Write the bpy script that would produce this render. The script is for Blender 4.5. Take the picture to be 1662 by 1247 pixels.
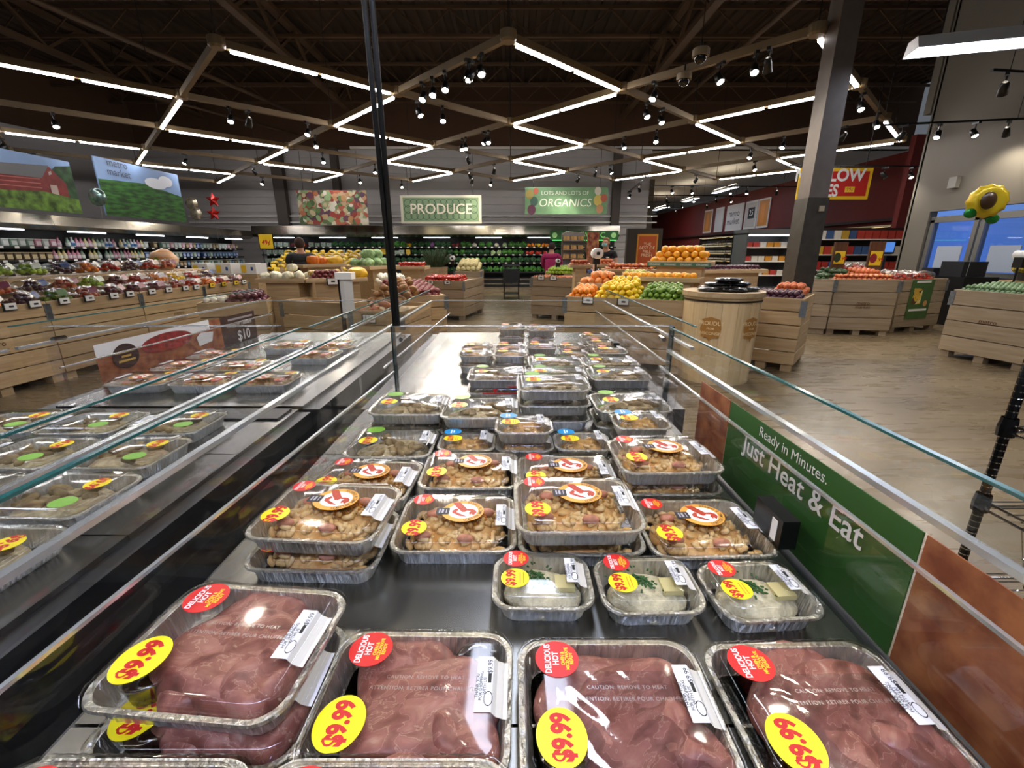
import bpy, bmesh, math, random
from math import pi, sin, cos, radians as R
from mathutils import Vector, Matrix, Euler
random.seed(11)
sc = bpy.context.scene
for o in list(bpy.data.objects): bpy.data.objects.remove(o)
COL = sc.collection
# ------------------------------------------------------------------ camera
W, H, F = 1662, 1247, 720.0
PITCH = math.atan(215 / 720)
CAMZ = 1.5
cd = bpy.data.cameras.new('camera'); cam = bpy.data.objects.new('camera', cd); COL.objects.link(cam)
cam.location = (0, 0, CAMZ); cam.rotation_euler = (pi / 2 - PITCH, 0, 0)
cd.sensor_fit = 'HORIZONTAL'; cd.sensor_width = 36; cd.lens = 36 * F / W; cd.clip_start = .02; cd.clip_end = 200
sc.camera = cam
# ------------------------------------------------------------------ world, exposure
wd = bpy.data.worlds.new('world'); sc.world = wd; wd.use_nodes = True
wd.node_tree.nodes['Background'].inputs[0].default_value = (.80, .88, 1, 1)
wd.node_tree.nodes['Background'].inputs[1].default_value = .16
sc.view_settings.view_transform = 'Standard'; sc.view_settings.look = 'None'
sc.view_settings.exposure = -0.25; sc.view_settings.gamma = 1.0; sc.view_settings.use_curve_mapping = False
try: sc.cycles.transparent_max_bounces = 24
except Exception: pass
STRIP_E = 48.0      # strip lights of the lattice
SPOT_W = 150.0       # each spotlight
TROFFER_E = 22.0     # linear troffers

# ------------------------------------------------------------------ pixel -> place helpers
def ray(px, py):
    x = (px - W / 2) / F; y = (H / 2 - py) / F; s, c = sin(PITCH), cos(PITCH)
    return Vector((x, c + y * s, -s + y * c))
def az(px, py, z): d = ray(px, py); return Vector((0, 0, CAMZ)) + d * ((z - CAMZ) / d.z)
def ay(px, py, Y): d = ray(px, py); return Vector((0, 0, CAMZ)) + d * (Y / d.y)
def ax(px, py, X): d = ray(px, py); return Vector((0, 0, CAMZ)) + d * (X / d.x)

# ------------------------------------------------------------------ materials
def C(h):
    h = h.lstrip('#'); o = []
    for i in (0, 2, 4):
        v = int(h[i:i + 2], 16) / 255
        o.append(v / 12.92 if v <= .04045 else ((v + .055) / 1.055) ** 2.4)
    return (*o, 1)
MATS = {}
def newmat(name):
    m = bpy.data.materials.new(name); m.use_nodes = True; MATS[name] = m
    return m, m.node_tree.nodes, m.node_tree.links, m.node_tree.nodes['Principled BSDF']
def mat(name, col, rough=.6, metal=0.0, var=0.0, scale=8.0, bump=0.0, col2=None, spec=None, stretch=None, sss=0, coat=0):
    """procedural principled material with a noise mottled colour"""
    if name in MATS: return MATS[name]
    m, n, l, b = newmat(name)
    b.inputs['Roughness'].default_value = rough; b.inputs['Metallic'].default_value = metal
    if spec is not None: b.inputs['Specular IOR Level'].default_value = spec
    if coat: b.inputs['Coat Weight'].default_value = coat
    c = C(col)
    b.inputs['Base Color'].default_value = c
    if var or col2 or bump:
        tc = n.new('ShaderNodeTexCoord'); mp = n.new('ShaderNodeMapping'); nz = n.new('ShaderNodeTexNoise')
        mp.inputs['Scale'].default_value = stretch or (1, 1, 1)
        nz.inputs['Scale'].default_value = scale; nz.inputs['Detail'].default_value = 4
        l.new(tc.outputs['Object'], mp.inputs[0]); l.new(mp.outputs[0], nz.inputs['Vector'])
        if var or col2:
            rp = n.new('ShaderNodeValToRGB')
            c2 = C(col2) if col2 else (*[max(0, x * (1 - var)) for x in c[:3]], 1)
            c1 = c if col2 else (*[min(1, x * (1 + var)) for x in c[:3]], 1)
            rp.color_ramp.elements[0].color = c2; rp.color_ramp.elements[0].position = .36
            rp.color_ramp.elements[1].color = c1; rp.color_ramp.elements[1].position = .64
            l.new(nz.outputs['Fac'], rp.inputs[0]); l.new(rp.outputs[0], b.inputs['Base Color'])
        if bump:
            bp = n.new('ShaderNodeBump'); bp.inputs['Strength'].default_value = bump; bp.inputs['Distance'].default_value = .01
            l.new(nz.outputs['Fac'], bp.inputs['Height']); l.new(bp.outputs[0], b.inputs['Normal'])
    return m
def emis(name, col, e):
    if name in MATS: return MATS[name]
    m, n, l, b = newmat(name)
    b.inputs['Base Color'].default_value = C(col); b.inputs['Emission Color'].default_value = C(col); b.inputs['Emission Strength'].default_value = e
    return m
def wood(name, a, b_, axis=0, rough=.55):
    if name in MATS: return MATS[name]
    m, n, l, b = newmat(name)
    tc = n.new('ShaderNodeTexCoord'); mp = n.new('ShaderNodeMapping'); nz = n.new('ShaderNodeTexNoise'); nz2 = n.new('ShaderNodeTexNoise')
    oi = n.new('ShaderNodeObjectInfo'); ad = n.new('ShaderNodeVectorMath'); ad.operation = 'ADD'; sc_ = n.new('ShaderNodeVectorMath'); sc_.operation = 'SCALE'
    cb = n.new('ShaderNodeCombineXYZ'); sc_.inputs['Scale'].default_value = 37
    for i in range(3): l.new(oi.outputs['Random'], cb.inputs[i])
    l.new(cb.outputs[0], sc_.inputs[0]); l.new(tc.outputs['Object'], ad.inputs[0]); l.new(sc_.outputs[0], ad.inputs[1])
    s = [14, 14, 14]; s[axis] = .9; mp.inputs['Scale'].default_value = s
    l.new(ad.outputs[0], mp.inputs[0]); l.new(mp.outputs[0], nz.inputs['Vector']); nz.inputs['Scale'].default_value = 2; nz.inputs['Detail'].default_value = 6
    nz.inputs['Distortion'].default_value = .6
    l.new(ad.outputs[0], nz2.inputs['Vector']); nz2.inputs['Scale'].default_value = 1.1
    rp = n.new('ShaderNodeValToRGB'); rp.color_ramp.elements[0].color = C(b_); rp.color_ramp.elements[1].color = C(a)
    rp.color_ramp.elements[0].position = .25; rp.color_ramp.elements[1].position = .7
    l.new(nz.outputs['Fac'], rp.inputs[0])
    hs = n.new('ShaderNodeHueSaturation'); mr = n.new('ShaderNodeMapRange'); mr.inputs['To Min'].default_value = .82; mr.inputs['To Max'].default_value = 1.12
    l.new(oi.outputs['Random'], mr.inputs[0]); l.new(mr.outputs[0], hs.inputs['Value']); l.new(rp.outputs[0], hs.inputs['Color'])
    l.new(hs.outputs[0], b.inputs['Base Color']); b.inputs['Roughness'].default_value = rough
    bp = n.new('ShaderNodeBump'); bp.inputs['Strength'].default_value = .15; bp.inputs['Distance'].default_value = .005
    l.new(nz.outputs['Fac'], bp.inputs['Height']); l.new(bp.outputs[0], b.inputs['Normal'])
    return m
def clear(name, tint='#ffffff', base=.045, gain=.8, rough=.02, power=4.0):
    """thin transparent sheet: view-angle reflection over a tinted see-through"""
    if name in MATS: return MATS[name]
    m = bpy.data.materials.new(name); m.use_nodes = True; MATS[name] = m
    n, l = m.node_tree.nodes, m.node_tree.links; n.clear()
    out = n.new('ShaderNodeOutputMaterial'); mx = n.new('ShaderNodeMixShader'); tr = n.new('ShaderNodeBsdfTransparent'); gl = n.new('ShaderNodeBsdfGlossy')
    tr.inputs[0].default_value = C(tint); gl.inputs['Roughness'].default_value = rough
    lw = n.new('ShaderNodeLayerWeight'); lw.inputs[0].default_value = .5
    pw = n.new('ShaderNodeMath'); pw.operation = 'POWER'; pw.inputs[1].default_value = power
    ml = n.new('ShaderNodeMath'); ml.operation = 'MULTIPLY_ADD'; ml.inputs[1].default_value = gain; ml.inputs[2].default_value = base; ml.use_clamp = True
    l.new(lw.outputs['Facing'], pw.inputs[0]); l.new(pw.outputs[0], ml.inputs[0]); l.new(ml.outputs[0], mx.inputs[0])
    l.new(tr.outputs[0], mx.inputs[1]); l.new(gl.outputs[0], mx.inputs[2]); l.new(mx.outputs[0], out.inputs[0])
    return m
def cells(name, cols, scale, rough=.6, rnd=1.0):
    """voronoi cells coloured from a list (printed photographs of piles of things, packed goods)"""
    if name in MATS: return MATS[name]
    m, n, l, b = newmat(name)
    tc = n.new('ShaderNodeTexCoord'); vo = n.new('ShaderNodeTexVoronoi'); rp = n.new('ShaderNodeValToRGB'); sp = n.new('ShaderNodeSeparateColor')
    vo.inputs['Scale'].default_value = scale; vo.inputs['Randomness'].default_value = rnd
    nz = n.new('ShaderNodeTexNoise'); nz.inputs['Scale'].default_value = scale * .8; mxv = n.new('ShaderNodeMix'); mxv.data_type = 'VECTOR'; mxv.inputs['Factor'].default_value = .12
    l.new(tc.outputs['Object'], nz.inputs['Vector']); l.new(tc.outputs['Object'], mxv.inputs['A']); l.new(nz.outputs['Color'], mxv.inputs['B']); l.new(mxv.outputs['Result'], vo.inputs['Vector'])
    l.new(vo.outputs['Color'], sp.inputs[0]); l.new(sp.outputs[0], rp.inputs[0])
    r = rp.color_ramp; r.interpolation = 'CONSTANT'
    while len(r.elements) < len(cols): r.elements.new(.5)
    for i, c in enumerate(cols): r.elements[i].position = i / len(cols)
    for i, c in enumerate(cols): r.elements[i].color = C(c)
    l.new(rp.outputs[0], b.inputs['Base Color']); b.inputs['Roughness'].default_value = rough
    return m

# ------------------------------------------------------------------ mesh building
class MB:
    def __init__(s): s.v = []; s.f = []; s.mi = []
    def add(s, vs, fs, mi=0):
        k = len(s.v); s.v += [tuple(v) for v in vs]; s.f += [tuple(i + k for i in f) for f in fs]; s.mi += [mi] * len(fs); return s
    def box(s, c, d, rz=0, mi=0, M=None):
        x, y, z = d[0] / 2, d[1] / 2, d[2] / 2
        vs = [Vector((a * x, b * y, e * z)) for e in (-1, 1) for b in (-1, 1) for a in (-1, 1)]
        if rz: vs = [Matrix.Rotation(rz, 3, 'Z') @ v for v in vs]
        if M is not None: vs = [M @ v for v in vs]
        vs = [v + Vector(c) for v in vs]
        return s.add(vs, [(0, 2, 3, 1), (4, 5, 7, 6), (0, 1, 5, 4), (2, 6, 7, 3), (0, 4, 6, 2), (1, 3, 7, 5)], mi)
    def bar(s, a, b, w, h, mi=0):
        a, b = Vector(a), Vector(b); d = (b - a); L = d.length; d.normalize()
        up = Vector((0, 0, 1)) if abs(d.z) < .95 else Vector((0, 1, 0))
        sx = d.cross(up).normalized(); uz = sx.cross(d)
        M = Matrix((d, sx, uz)).transposed()
        return s.box((a + b) / 2, (L, w, h), 0, mi, M)
    def tube(s, pts, r, n=8, mi=0, cap=True):
        pts = [Vector(p) for p in pts]; rings = []
        rs = r if isinstance(r, (list, tuple)) else [r] * len(pts)
        for i, p in enumerate(pts):
            d = (pts[min(i + 1, len(pts) - 1)] - pts[max(i - 1, 0)]).normalized()
            up = Vector((0, 0, 1)) if abs(d.z) < .9 else Vector((0, 1, 0))
            a = d.cross(up).normalized(); b = d.cross(a)
            rings.append([p + (a * cos(t) + b * sin(t)) * rs[i] for t in [2 * pi * k / n for k in range(n)]])
        return s.loft(rings, mi, cap, cap)
    def loft(s, rings, mi=0, cap0=False, cap1=False, close=True):
        n = len(rings[0]); vs = [v for r in rings for v in r]; fs = []
        for i in range(len(rings) - 1):
            for k in range(n if close else n - 1):
                fs.append((i * n + k, i * n + (k + 1) % n, (i + 1) * n + (k + 1) % n, (i + 1) * n + k))
        if cap0: fs.append(tuple(range(n))[::-1])
        if cap1: fs.append(tuple((len(rings) - 1) * n + k for k in range(n)))
        return s.add(vs, fs, mi)
    def lathe(s, prof, n=16, c=(0, 0, 0), mi=0, cap=True):
        rings = [[(c[0] + r * cos(2 * pi * k / n), c[1] + r * sin(2 * pi * k / n), c[2] + z) for k in range(n)] for r, z in prof]
        return s.loft(rings, mi, cap, cap)
    def poly(s, pts, mi=0): return s.add(pts, [tuple(range(len(pts)))], mi)
    def prism(s, pts, dv, mi=0):
        dv = Vector(dv); a = [Vector(p) for p in pts]; return s.loft([a, [p + dv for p in a]], mi, True, True)
    def ball(s, c, r, nu=10, nv=7, mi=0, fn=None, M=None):
        r = r if isinstance(r, (list, tuple)) else (r, r, r); vs = []; fs = []
        vs.append(Vector((0, 0, -1)))
        for j in range(1, nv):
            t = pi * j / nv - pi / 2
            for i in range(nu): vs.append(Vector((cos(t) * cos(2 * pi * i / nu), cos(t) * sin(2 * pi * i / nu), sin(t))))
        vs.append(Vector((0, 0, 1))); L = len(vs) - 1
        for i in range(nu): fs.append((0, 1 + (i + 1) % nu, 1 + i)); fs.append((L, L - nu + i, L - nu + (i + 1) % nu))
        for j in range(nv - 2):
            for i in range(nu):
                a = 1 + j * nu + i; b = 1 + j * nu + (i + 1) % nu; fs.append((a, b, b + nu, a + nu))
        if fn: vs = [fn(v) for v in vs]
        vs = [Vector((v.x * r[0], v.y * r[1], v.z * r[2])) for v in vs]
        if M is not None: vs = [M @ v for v in vs]
        return s.add([v + Vector(c) for v in vs], fs, mi)
    def mesh(s, name, mats=(), smooth=False):
        me = bpy.data.meshes.new(name); me.from_pydata(s.v, [], s.f); me.update()
        for m in (mats if isinstance(mats, (list, tuple)) else [mats]): me.materials.append(m)
        if any(s.mi): me.polygons.foreach_set('material_index', s.mi)
        if smooth: me.polygons.foreach_set('use_smooth', [True] * len(me.polygons))
        return me
    def build(s, name, mats, parent=None, loc=(0, 0, 0), rz=0, smooth=False, **kw):
        return put(name, s.mesh(name, mats, smooth), parent, loc, (0, 0, rz), **kw)
def tag(o, label=None, cat=None, group=None, kind=None):
    for k, v in (('label', label), ('category', cat), ('group', group), ('kind', kind)):
        if v: o[k] = v
    return o
def put(name, me, parent=None, loc=(0, 0, 0), rot=(0, 0, 0), label=None, cat=None, group=None, kind=None, scale=None):
    o = bpy.data.objects.new(name, me); COL.objects.link(o); o.location = loc; o.rotation_euler = rot
    if scale: o.scale = scale
    if parent: o.parent = parent
    return tag(o, label, cat, group, kind)
def thing(name, label, cat, loc=(0, 0, 0), rz=0, group=None):
    return put(name, None, None, loc, (0, 0, rz), label, cat, group)
def copy_tree(o, parent=None):
    c = o.copy(); COL.objects.link(c); c.parent = parent
    for ch in o.children: copy_tree(ch, c)
    return c
def dup(o, loc, rz=0, label=None, group=None):
    c = copy_tree(o); c.location = loc; c.rotation_euler = (0, 0, rz)
    return tag(c, label, None, group)
def smoothed(me, ang=40):
    me.polygons.foreach_set('use_smooth', [True] * len(me.polygons))
    bm = bmesh.new(); bm.from_mesh(me)
    for e in bm.edges: e.smooth = not (len(e.link_faces) == 2 and e.calc_face_angle(0) > R(ang))
    bm.to_mesh(me); bm.free(); return me
# text: font curve -> mesh, cached
TX = {}
def textmesh(s, size, m, bold=0.0, squeeze=1.0, shear=0.0, spacing=1.0, extrude=0.0):
    k = (s, size, m.name, bold, squeeze, shear, spacing, extrude)
    if k in TX: return TX[k]
    cu = bpy.data.curves.new('text', 'FONT'); cu.body = s; cu.size = size; cu.align_x = 'CENTER'; cu.align_y = 'CENTER'
    cu.offset = bold * size; cu.shear = shear; cu.space_character = spacing; cu.extrude = extrude; cu.resolution_u = 3; cu.space_line = .85
    ob = bpy.data.objects.new('text', cu)
    me = bpy.data.meshes.new_from_object(ob); bpy.data.objects.remove(ob); bpy.data.curves.remove(cu)
    me.materials.clear(); me.materials.append(m)
    if squeeze != 1: me.transform(Matrix.Diagonal((squeeze, 1, 1, 1)))
    TX[k] = me; return me
def text(name, s, size, m, parent, loc, rot=(0, 0, 0), **kw): return put(name, textmesh(s, size, m, **kw), parent, loc, rot)
def disc(r, n=28, z=0, ry=None): return [(r * cos(2 * pi * k / n), (ry or r) * sin(2 * pi * k / n), z) for k in range(n)]
def flat(name, pts, m, parent, loc=(0, 0, 0), rot=(0, 0, 0), t=.0004, **kw):
    return put(name, MB().prism(pts, (0, 0, t)).mesh(name, m), parent, loc, rot, **kw)
def rr(w, d, r, n=6, side=1):
    """rounded rectangle outline, optional extra points along sides"""
    pts = []; cs = [(w / 2 - r, d / 2 - r, 0), (-w / 2 + r, d / 2 - r, pi / 2), (-w / 2 + r, -d / 2 + r, pi), (w / 2 - r, -d / 2 + r, 1.5 * pi)]
    for i, (x, y, a) in enumerate(cs):
        arc = [(x + r * cos(a + pi / 2 * k / n), y + r * sin(a + pi / 2 * k / n)) for k in range(n + 1)]
        pts += arc
        nx, ny, na = cs[(i + 1) % 4]; q = (nx + r * cos(na), ny + r * sin(na)); p = arc[-1]
        for k in range(1, side): pts.append((p[0] + (q[0] - p[0]) * k / side, p[1] + (q[1] - p[1]) * k / side))
    return pts
WHITE = mat('white_paint', '#e8e6e0', .5); BLACK = mat('black_plastic', '#0c0c0d', .35)
STEEL = mat('brushed_steel', '#b8b4aa', .22, 1.0, var=.15, scale=3); DARKSTEEL = mat('dark_case_steel', '#8d8d8a', .27, 1.0, var=.15, scale=5, stretch=(1, .15, 1))
CHROME = mat('chrome', '#d8d8d8', .08, 1.0)
# ================================================================== SHELL
def floor_mat():
    m, n, l, b = newmat('polished_concrete')
    tc = n.new('ShaderNodeTexCoord'); mp = n.new('ShaderNodeMapping'); nz = n.new('ShaderNodeTexNoise'); nz2 = n.new('ShaderNodeTexNoise')
    mp.inputs['Scale'].default_value = (.35, 2.2, 1); l.new(tc.outputs['Object'], mp.inputs[0]); l.new(mp.outputs[0], nz.inputs['Vector'])
    nz.inputs['Scale'].default_value = .8; nz.inputs['Detail'].default_value = 5; nz.inputs['Distortion'].default_value = .4
    rp = n.new('ShaderNodeValToRGB'); rp.color_ramp.elements[0].color = C('#5f513b'); rp.color_ramp.elements[1].color = C('#7d6c52')
    rp.color_ramp.elements[0].position = .32; rp.color_ramp.elements[1].position = .68
    l.new(nz.outputs['Fac'], rp.inputs[0]); l.new(rp.outputs[0], b.inputs['Base Color'])
    l.new(mp.outputs[0], nz2.inputs['Vector']); nz2.inputs['Scale'].default_value = 5; mr = n.new('ShaderNodeMapRange'); mr.inputs['To Min'].default_value = .16; mr.inputs['To Max'].default_value = .42
    l.new(nz2.outputs['Fac'], mr.inputs[0]); l.new(mr.outputs[0], b.inputs['Roughness'])
    return m
def struct(name, mb, m, parent=None, smooth=False):
    return mb.build(name, m, parent, kind=None if parent else 'structure', smooth=smooth)
fl = struct('floor', MB().box((-1, 22, -.05), (46, 60, .1)), floor_mat())
deckm = mat('dark_brown_deck', '#3a2a1b', .7, var=.25, scale=.6)
brown = mat('dark_brown_bulkhead', '#4a311c', .8, var=.1, scale=.4)
joistm = mat('tan_brown_steel', '#523c26', .6, var=.2, scale=1)
greywall = mat('grey_panel_wall', '#b3afac', .6, var=.06, scale=.4, stretch=(.3, 1, 4))
# ribbed deck
mb = MB(); x = -20.0; ring = []
while x < 17: ring += [(x, 8.2), (x + .18, 8.2), (x + .21, 8.12), (x + .32, 8.12), (x + .35, 8.2)]; x += .36
mb.loft([[(p[0], -6, p[1]) for p in ring], [(p[0], 21.3, p[1]) for p in ring]], close=False)
mb.box((-1.5, 7.6, 8.3), (37, 27.8, .06))
ceil = struct('ceiling', mb, deckm)
# joists: bottom chord, top chord and zigzag web, one object per joist
mb = MB(); mb.box((-1.5, 0, 7.35), (36, .09, .07)); mb.box((-1.5, 0, 8.02), (36, .09, .07))
k = -19.0; up = True
while k < 16: mb.bar((k, 0, 7.38 if up else 8.0), (k + .75, 0, 8.0 if up else 7.38), .035, .035); k += .75; up = not up
jm = mb.mesh('joist', joistm)
for i in range(11): put('joist', jm, ceil, (0, 1.2 + 1.95 * i, 0))
mb = MB(); mb.box((0, 8, 7.0), (.22, 27, .12)); mb.box((0, 8, 7.9), (.22, 27, .12)); k = -5.0; up = True
while k < 20.5: mb.bar((0, k, 7.05 if up else 7.85), (0, k + 1.1, 7.85 if up else 7.05), .08, .08); k += 1.1; up = not up
gm = mb.mesh('girder', joistm)
for x in (-13.2, -6.6, 4.7): put('girder', gm, ceil, (x, 0, 0))
# a few conduits and ducts under the deck
for (a, b, r) in (((-12, 4, 6.7), (-8.2, 21, 6.7), .07), ((-17, 6, 6.4), (-9, 20.8, 6.2), .05), ((6.5, 4, 6.9), (6.3, 21, 6.9), .06)):
    MB().tube([a, b], r, 8).build('conduit', joistm, ceil, smooth=True)
# back wall: horizontal corrugated panels
mb = MB(); z = 0.0
while z < 5.75:
    for (y, dz) in ((0, .26), (.05, .06)):
        mb.box((-5.2, 21.42 + y, z + dz / 2), (22.6, .12, dz)); z += dz
struct('wall_back', mb, greywall)
struct('wall_bulkhead', MB().box((-1.2, 21.5, 7.0), (37, .3, 2.5)), brown)
a, b = Vector((-16.4, 21.4, 0)), Vector((-20.5, 4, 0)); c = Vector((-20.5, -6, 0))
mb = MB()
for p, q in ((a, b), (b, c)):
    d = (q - p); mb.box(((p + q) / 2 + Vector((0, 0, 2.85))), (d.length, .2, 5.7), math.atan2(d.y, d.x))
wl = struct('wall_left', mb, greywall)
mb = MB()
for p, q in ((a, b), (b, c)):
    d = (q - p); mb.box(((p + q) / 2 + Vector((0, 0, 6.95))), (d.length, .24, 2.5), math.atan2(d.y, d.x))
struct('wall_left_upper', mb, brown)
# right: low white ceiling beyond the bulkhead, maroon wine wall, white entrance wall
offwhite = mat('off_white_wall', '#767065', .7, var=.05, scale=.5)
struct('ceiling_low', MB().box((5.5, 35, 5.8), (25, 27.5, .1)), mat('white_ceiling_tiles', '#e6e0d4', .8))
struct('wall_far', MB().box((5.5, 48, 2.9), (25, .2, 5.8)), offwhite)
maroon = mat('maroon_wall', '#6e1f18', .6, var=.08, scale=.5)
struct('wall_wine', MB().box((14.1, 31, 2.45), (.2, 32, 4.9)), maroon)
struct('wall_wine_front', MB().box((13.2, 15.1, 2.45), (1.9, .2, 4.9)), maroon)
struct('trim_1', MB().box((13.9, 30, 2.62), (.3, 28, .1)), mat('dark_maroon_trim', '#2b100c', .5))
# entrance wall with a wide sliding door opening, built from panels
mb = MB(); XW = 10.4
mb.box((XW + .1, 3.4, 5.4), (.2, 18, 5.9)); mb.box((XW + .1, 12.1, 1.2), (.2, .6, 2.5)); mb.box((XW + .1, 2.2, 1.2), (.2, 14.3, 2.5)); mb.box((XW + 1.0, 12.4, 4.1), (2.0, .1, 8.2))
struct('wall_right', mb, offwhite)
struct('wall_right_side', MB().box((XW + 2.8, 12.6, 6.5), (5.6, .2, 3.4)), offwhite)
doorm = mat('brushed_door_frame', '#8f8d88', .35, .6)
dz = 2.25
for i, (y0, y1) in enumerate(((10.55, 11.75), (9.3, 10.5))):
    dr = struct('door_%d' % (i + 1), MB().box((XW + .1, (y0 + y1) / 2, dz), (.12, y1 - y0, .14)).box((XW + .1, y0 + .05, dz / 2), (.12, .1, dz)).box((XW + .1, y1 - .05, dz / 2), (.12, .1, dz)).box((XW + .1, (y0 + y1) / 2, 1.0), (.1, y1 - y0, .1)).box((XW + .1, (y0 + y1) / 2, .08), (.1, y1 - y0, .16)), doorm)
    MB().box((XW + .1, (y0 + y1) / 2, 1.63), (.02, y1 - y0 - .2, 1.16)).build('pane', clear('door_glass', '#dfe8f5', .06, .7), dr)
    MB().box((XW + .1, (y0 + y1) / 2, .55), (.02, y1 - y0 - .2, .8)).build('pane', MATS['door_glass'], dr)
    MB().box((XW + .02, (y0 + y1) / 2 - .1, 1.35), (.02, .62, .55)).build('notice', mat('pale_notice', '#aab6c8', .6), dr)
# glowing panels stand in for the evening street beyond the doors
tw = emis('evening_sky_panel', '#6b8fd0', .9)
struct('twilight_panel_1', MB().box((11.95, 9.6, 1.6), (.04, 5.4, 3.2)).box((11.3, 12.28, 1.6), (1.26, .04, 3.2)), tw)
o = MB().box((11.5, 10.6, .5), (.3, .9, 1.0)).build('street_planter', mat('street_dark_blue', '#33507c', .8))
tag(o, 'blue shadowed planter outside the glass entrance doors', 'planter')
o = MB().box((10.35, 11.3, 3.05), (.1, .2, .24)).build('speaker_box', mat('pale_box', '#9c9a92', .5)); tag(o, 'pale square loudspeaker box on the wall above the entrance doors', 'speaker')
# right hand square column
P0 = ay(1306, 450, 6.45)
co = struct('column_1', MB().box((P0.x, 6.6, 5.25), (.26, .26, 6.1)), mat('taupe_column', '#6d6259', .5, var=.06))
MB().box((P0.x, 6.6, 1.1), (.29, .29, 2.2)).build('cladding', mat('grey_cladding', '#5c574f', .35, .5, var=.1), co)
MB().box((P0.x + .06, 6.45, 2.06), (.07, .015, .07)).build('switch_plate', mat('beige_plate', '#b7a88a', .5), co)
# columns on the back wall
for k, (px, w) in enumerate(((452, .3), (1002, .22), (545, .18))):
    p = ay(px, 320, 20.9); struct('column_%d' % (k + 2), MB().box((p.x, 21.18, 4.2), (w * 1.6, .3, 3.1)), mat('dark_taupe_column', '#4c433b', .6))
for k, px in enumerate((1050, 1022)):
    p = ay(px, 330, 30); struct('column_%d' % (k + 5), MB().box((p.x, 30, 2.9), (.6, .6, 5.8)), offwhite)

# ================================================================== LATTICE OF LIGHTS
LZ = 4.2
beamm = mat('pale_wood_beam', '#7a6748', .5, var=.12, scale=3)
stripm = emis('strip_light', '#f6f2f4', STRIP_E)
def node(i, j): x = 1.965 * i - .05; return Vector((x, 6.86 + 2.0 * j - .045 * x, LZ))
lat = thing('light_lattice', 'suspended diamond lattice of tan beams with zigzag white strip lights', 'light fixture', (0, 12, LZ))
lat_inv = Vector((0, -12, -LZ))
sm_box = MB().box((0, 0, 0), (1, .046, .03)).mesh('strip_light', stripm)
bm_box = MB().box((0, 0, 0), (1, .075, .1)).mesh('beam', beamm)
nd = MB().lathe([(.09, -.07), (.11, -.04), (.11, .06), (.06, .08)], 14).mesh('node', beamm)
cab = mat('black_cable', '#0b0b0b', .5)
BEAMS = []
for j in range(7):
    for i in range(-7, 6):
        if (i + j) % 2 or (i > 3 and j < 2): continue
        p = node(i, j)
        put('node', nd, lat, p + lat_inv)
        if j % 2 == 0: MB().tube([p + lat_inv + Vector((0, 0, .08)), p + lat_inv + Vector((0, 0, 3.2))], .008, 5).build('cable', cab, lat)
        if j == 6: continue
        for di in (-1, 1):
            i2 = i + di
            if i2 < -7 or i2 > 5 or (i2 > 3 and j + 1 < 2): continue
            q = node(i2, j + 1); d = q - p; L = d.length; d.normalize(); a = math.atan2(d.y, d.x)
            put('beam', bm_box, lat, (p + q) / 2 + lat_inv, (0, 0, a), scale=(L - .12, 1, 1))
            lo, hi = min(i, i2), max(i, i2)
            lit = (lo, hi) in ((0, 1), (-2, -1), (-4, -3), (2, 3), (4, 5), (-6, -5))
            if lit:
                s = (L - .3) / 2
                for t in (.13 + s / 2, L - .13 - s / 2): put('strip_light', sm_box, lat, p + d * t + lat_inv + Vector((0, 0, -.068)), (0, 0, a), scale=(s - .05, 1, 1))
            else: BEAMS.append((p, q))
# ------------------------------------------------------------------ spotlights
lensm = emis('spot_lens', '#fff4e0', 60)
def spot_proto(name, label, group, e):
    t = thing(name, label, 'spotlight', group=group)
    MB().box((0, 0, -.02), (.05, .16, .04)).build('bracket', BLACK, t)
    MB().tube([(0, 0, -.03), (0, 0, -.12)], .012, 6).build('stem', BLACK, t)
    M = Euler((R(-36), 0, 0)).to_matrix()
    mb = MB().lathe([(.035, .09), (.05, .07), (.062, -.09), (.055, -.09), (.05, -.06)], 14, cap=False); mb.v = [tuple(M @ Vector(v) + Vector((0, 0, -.2))) for v in mb.v]
    hd = mb.build('housing', BLACK, t, smooth=True)
    mb = MB().poly(disc(.05, 14)[::-1]); mb.v = [tuple(M @ Vector((v[0], v[1], -.07)) + Vector((0, 0, -.2))) for v in mb.v]; mb.build('lens', lensm, t)
    ld = bpy.data.lights.new('spot', 'SPOT'); ld.energy = e; ld.spot_size = R(95); ld.spot_blend = .8; ld.color = (1, .9, .76); ld.shadow_soft_size = .06
    lo = put('lamp', ld, t, (0, .0, -.2), (R(-36), 0, 0)); lo.location = M @ Vector((0, 0, -.1)) + Vector((0, 0, -.2))
    return t
sp = spot_proto('spotlight', 'small black spotlight on a tan lattice beam with its lens turned aside', 'spotlights on the lattice', SPOT_W)
first = True; rs = random.Random(5)
for (p, q) in BEAMS:
    n_ = rs.choice((0, 1, 1, 2, 2))
    if not (-7.5 < p.x < 9.5): n_ = min(n_, 1)
    for t in [rs.uniform(.15, .4), rs.uniform(.55, .85)][:n_]:
        loc = p.lerp(q, t) - Vector((0, 0, .05)); rz = rs.uniform(-.9, .9) + rs.choice((0, 0, 0, pi))
        if first: sp.location = loc; sp.rotation_euler = (0, 0, rz); first = False
        else: dup(sp, loc, rz)
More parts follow.
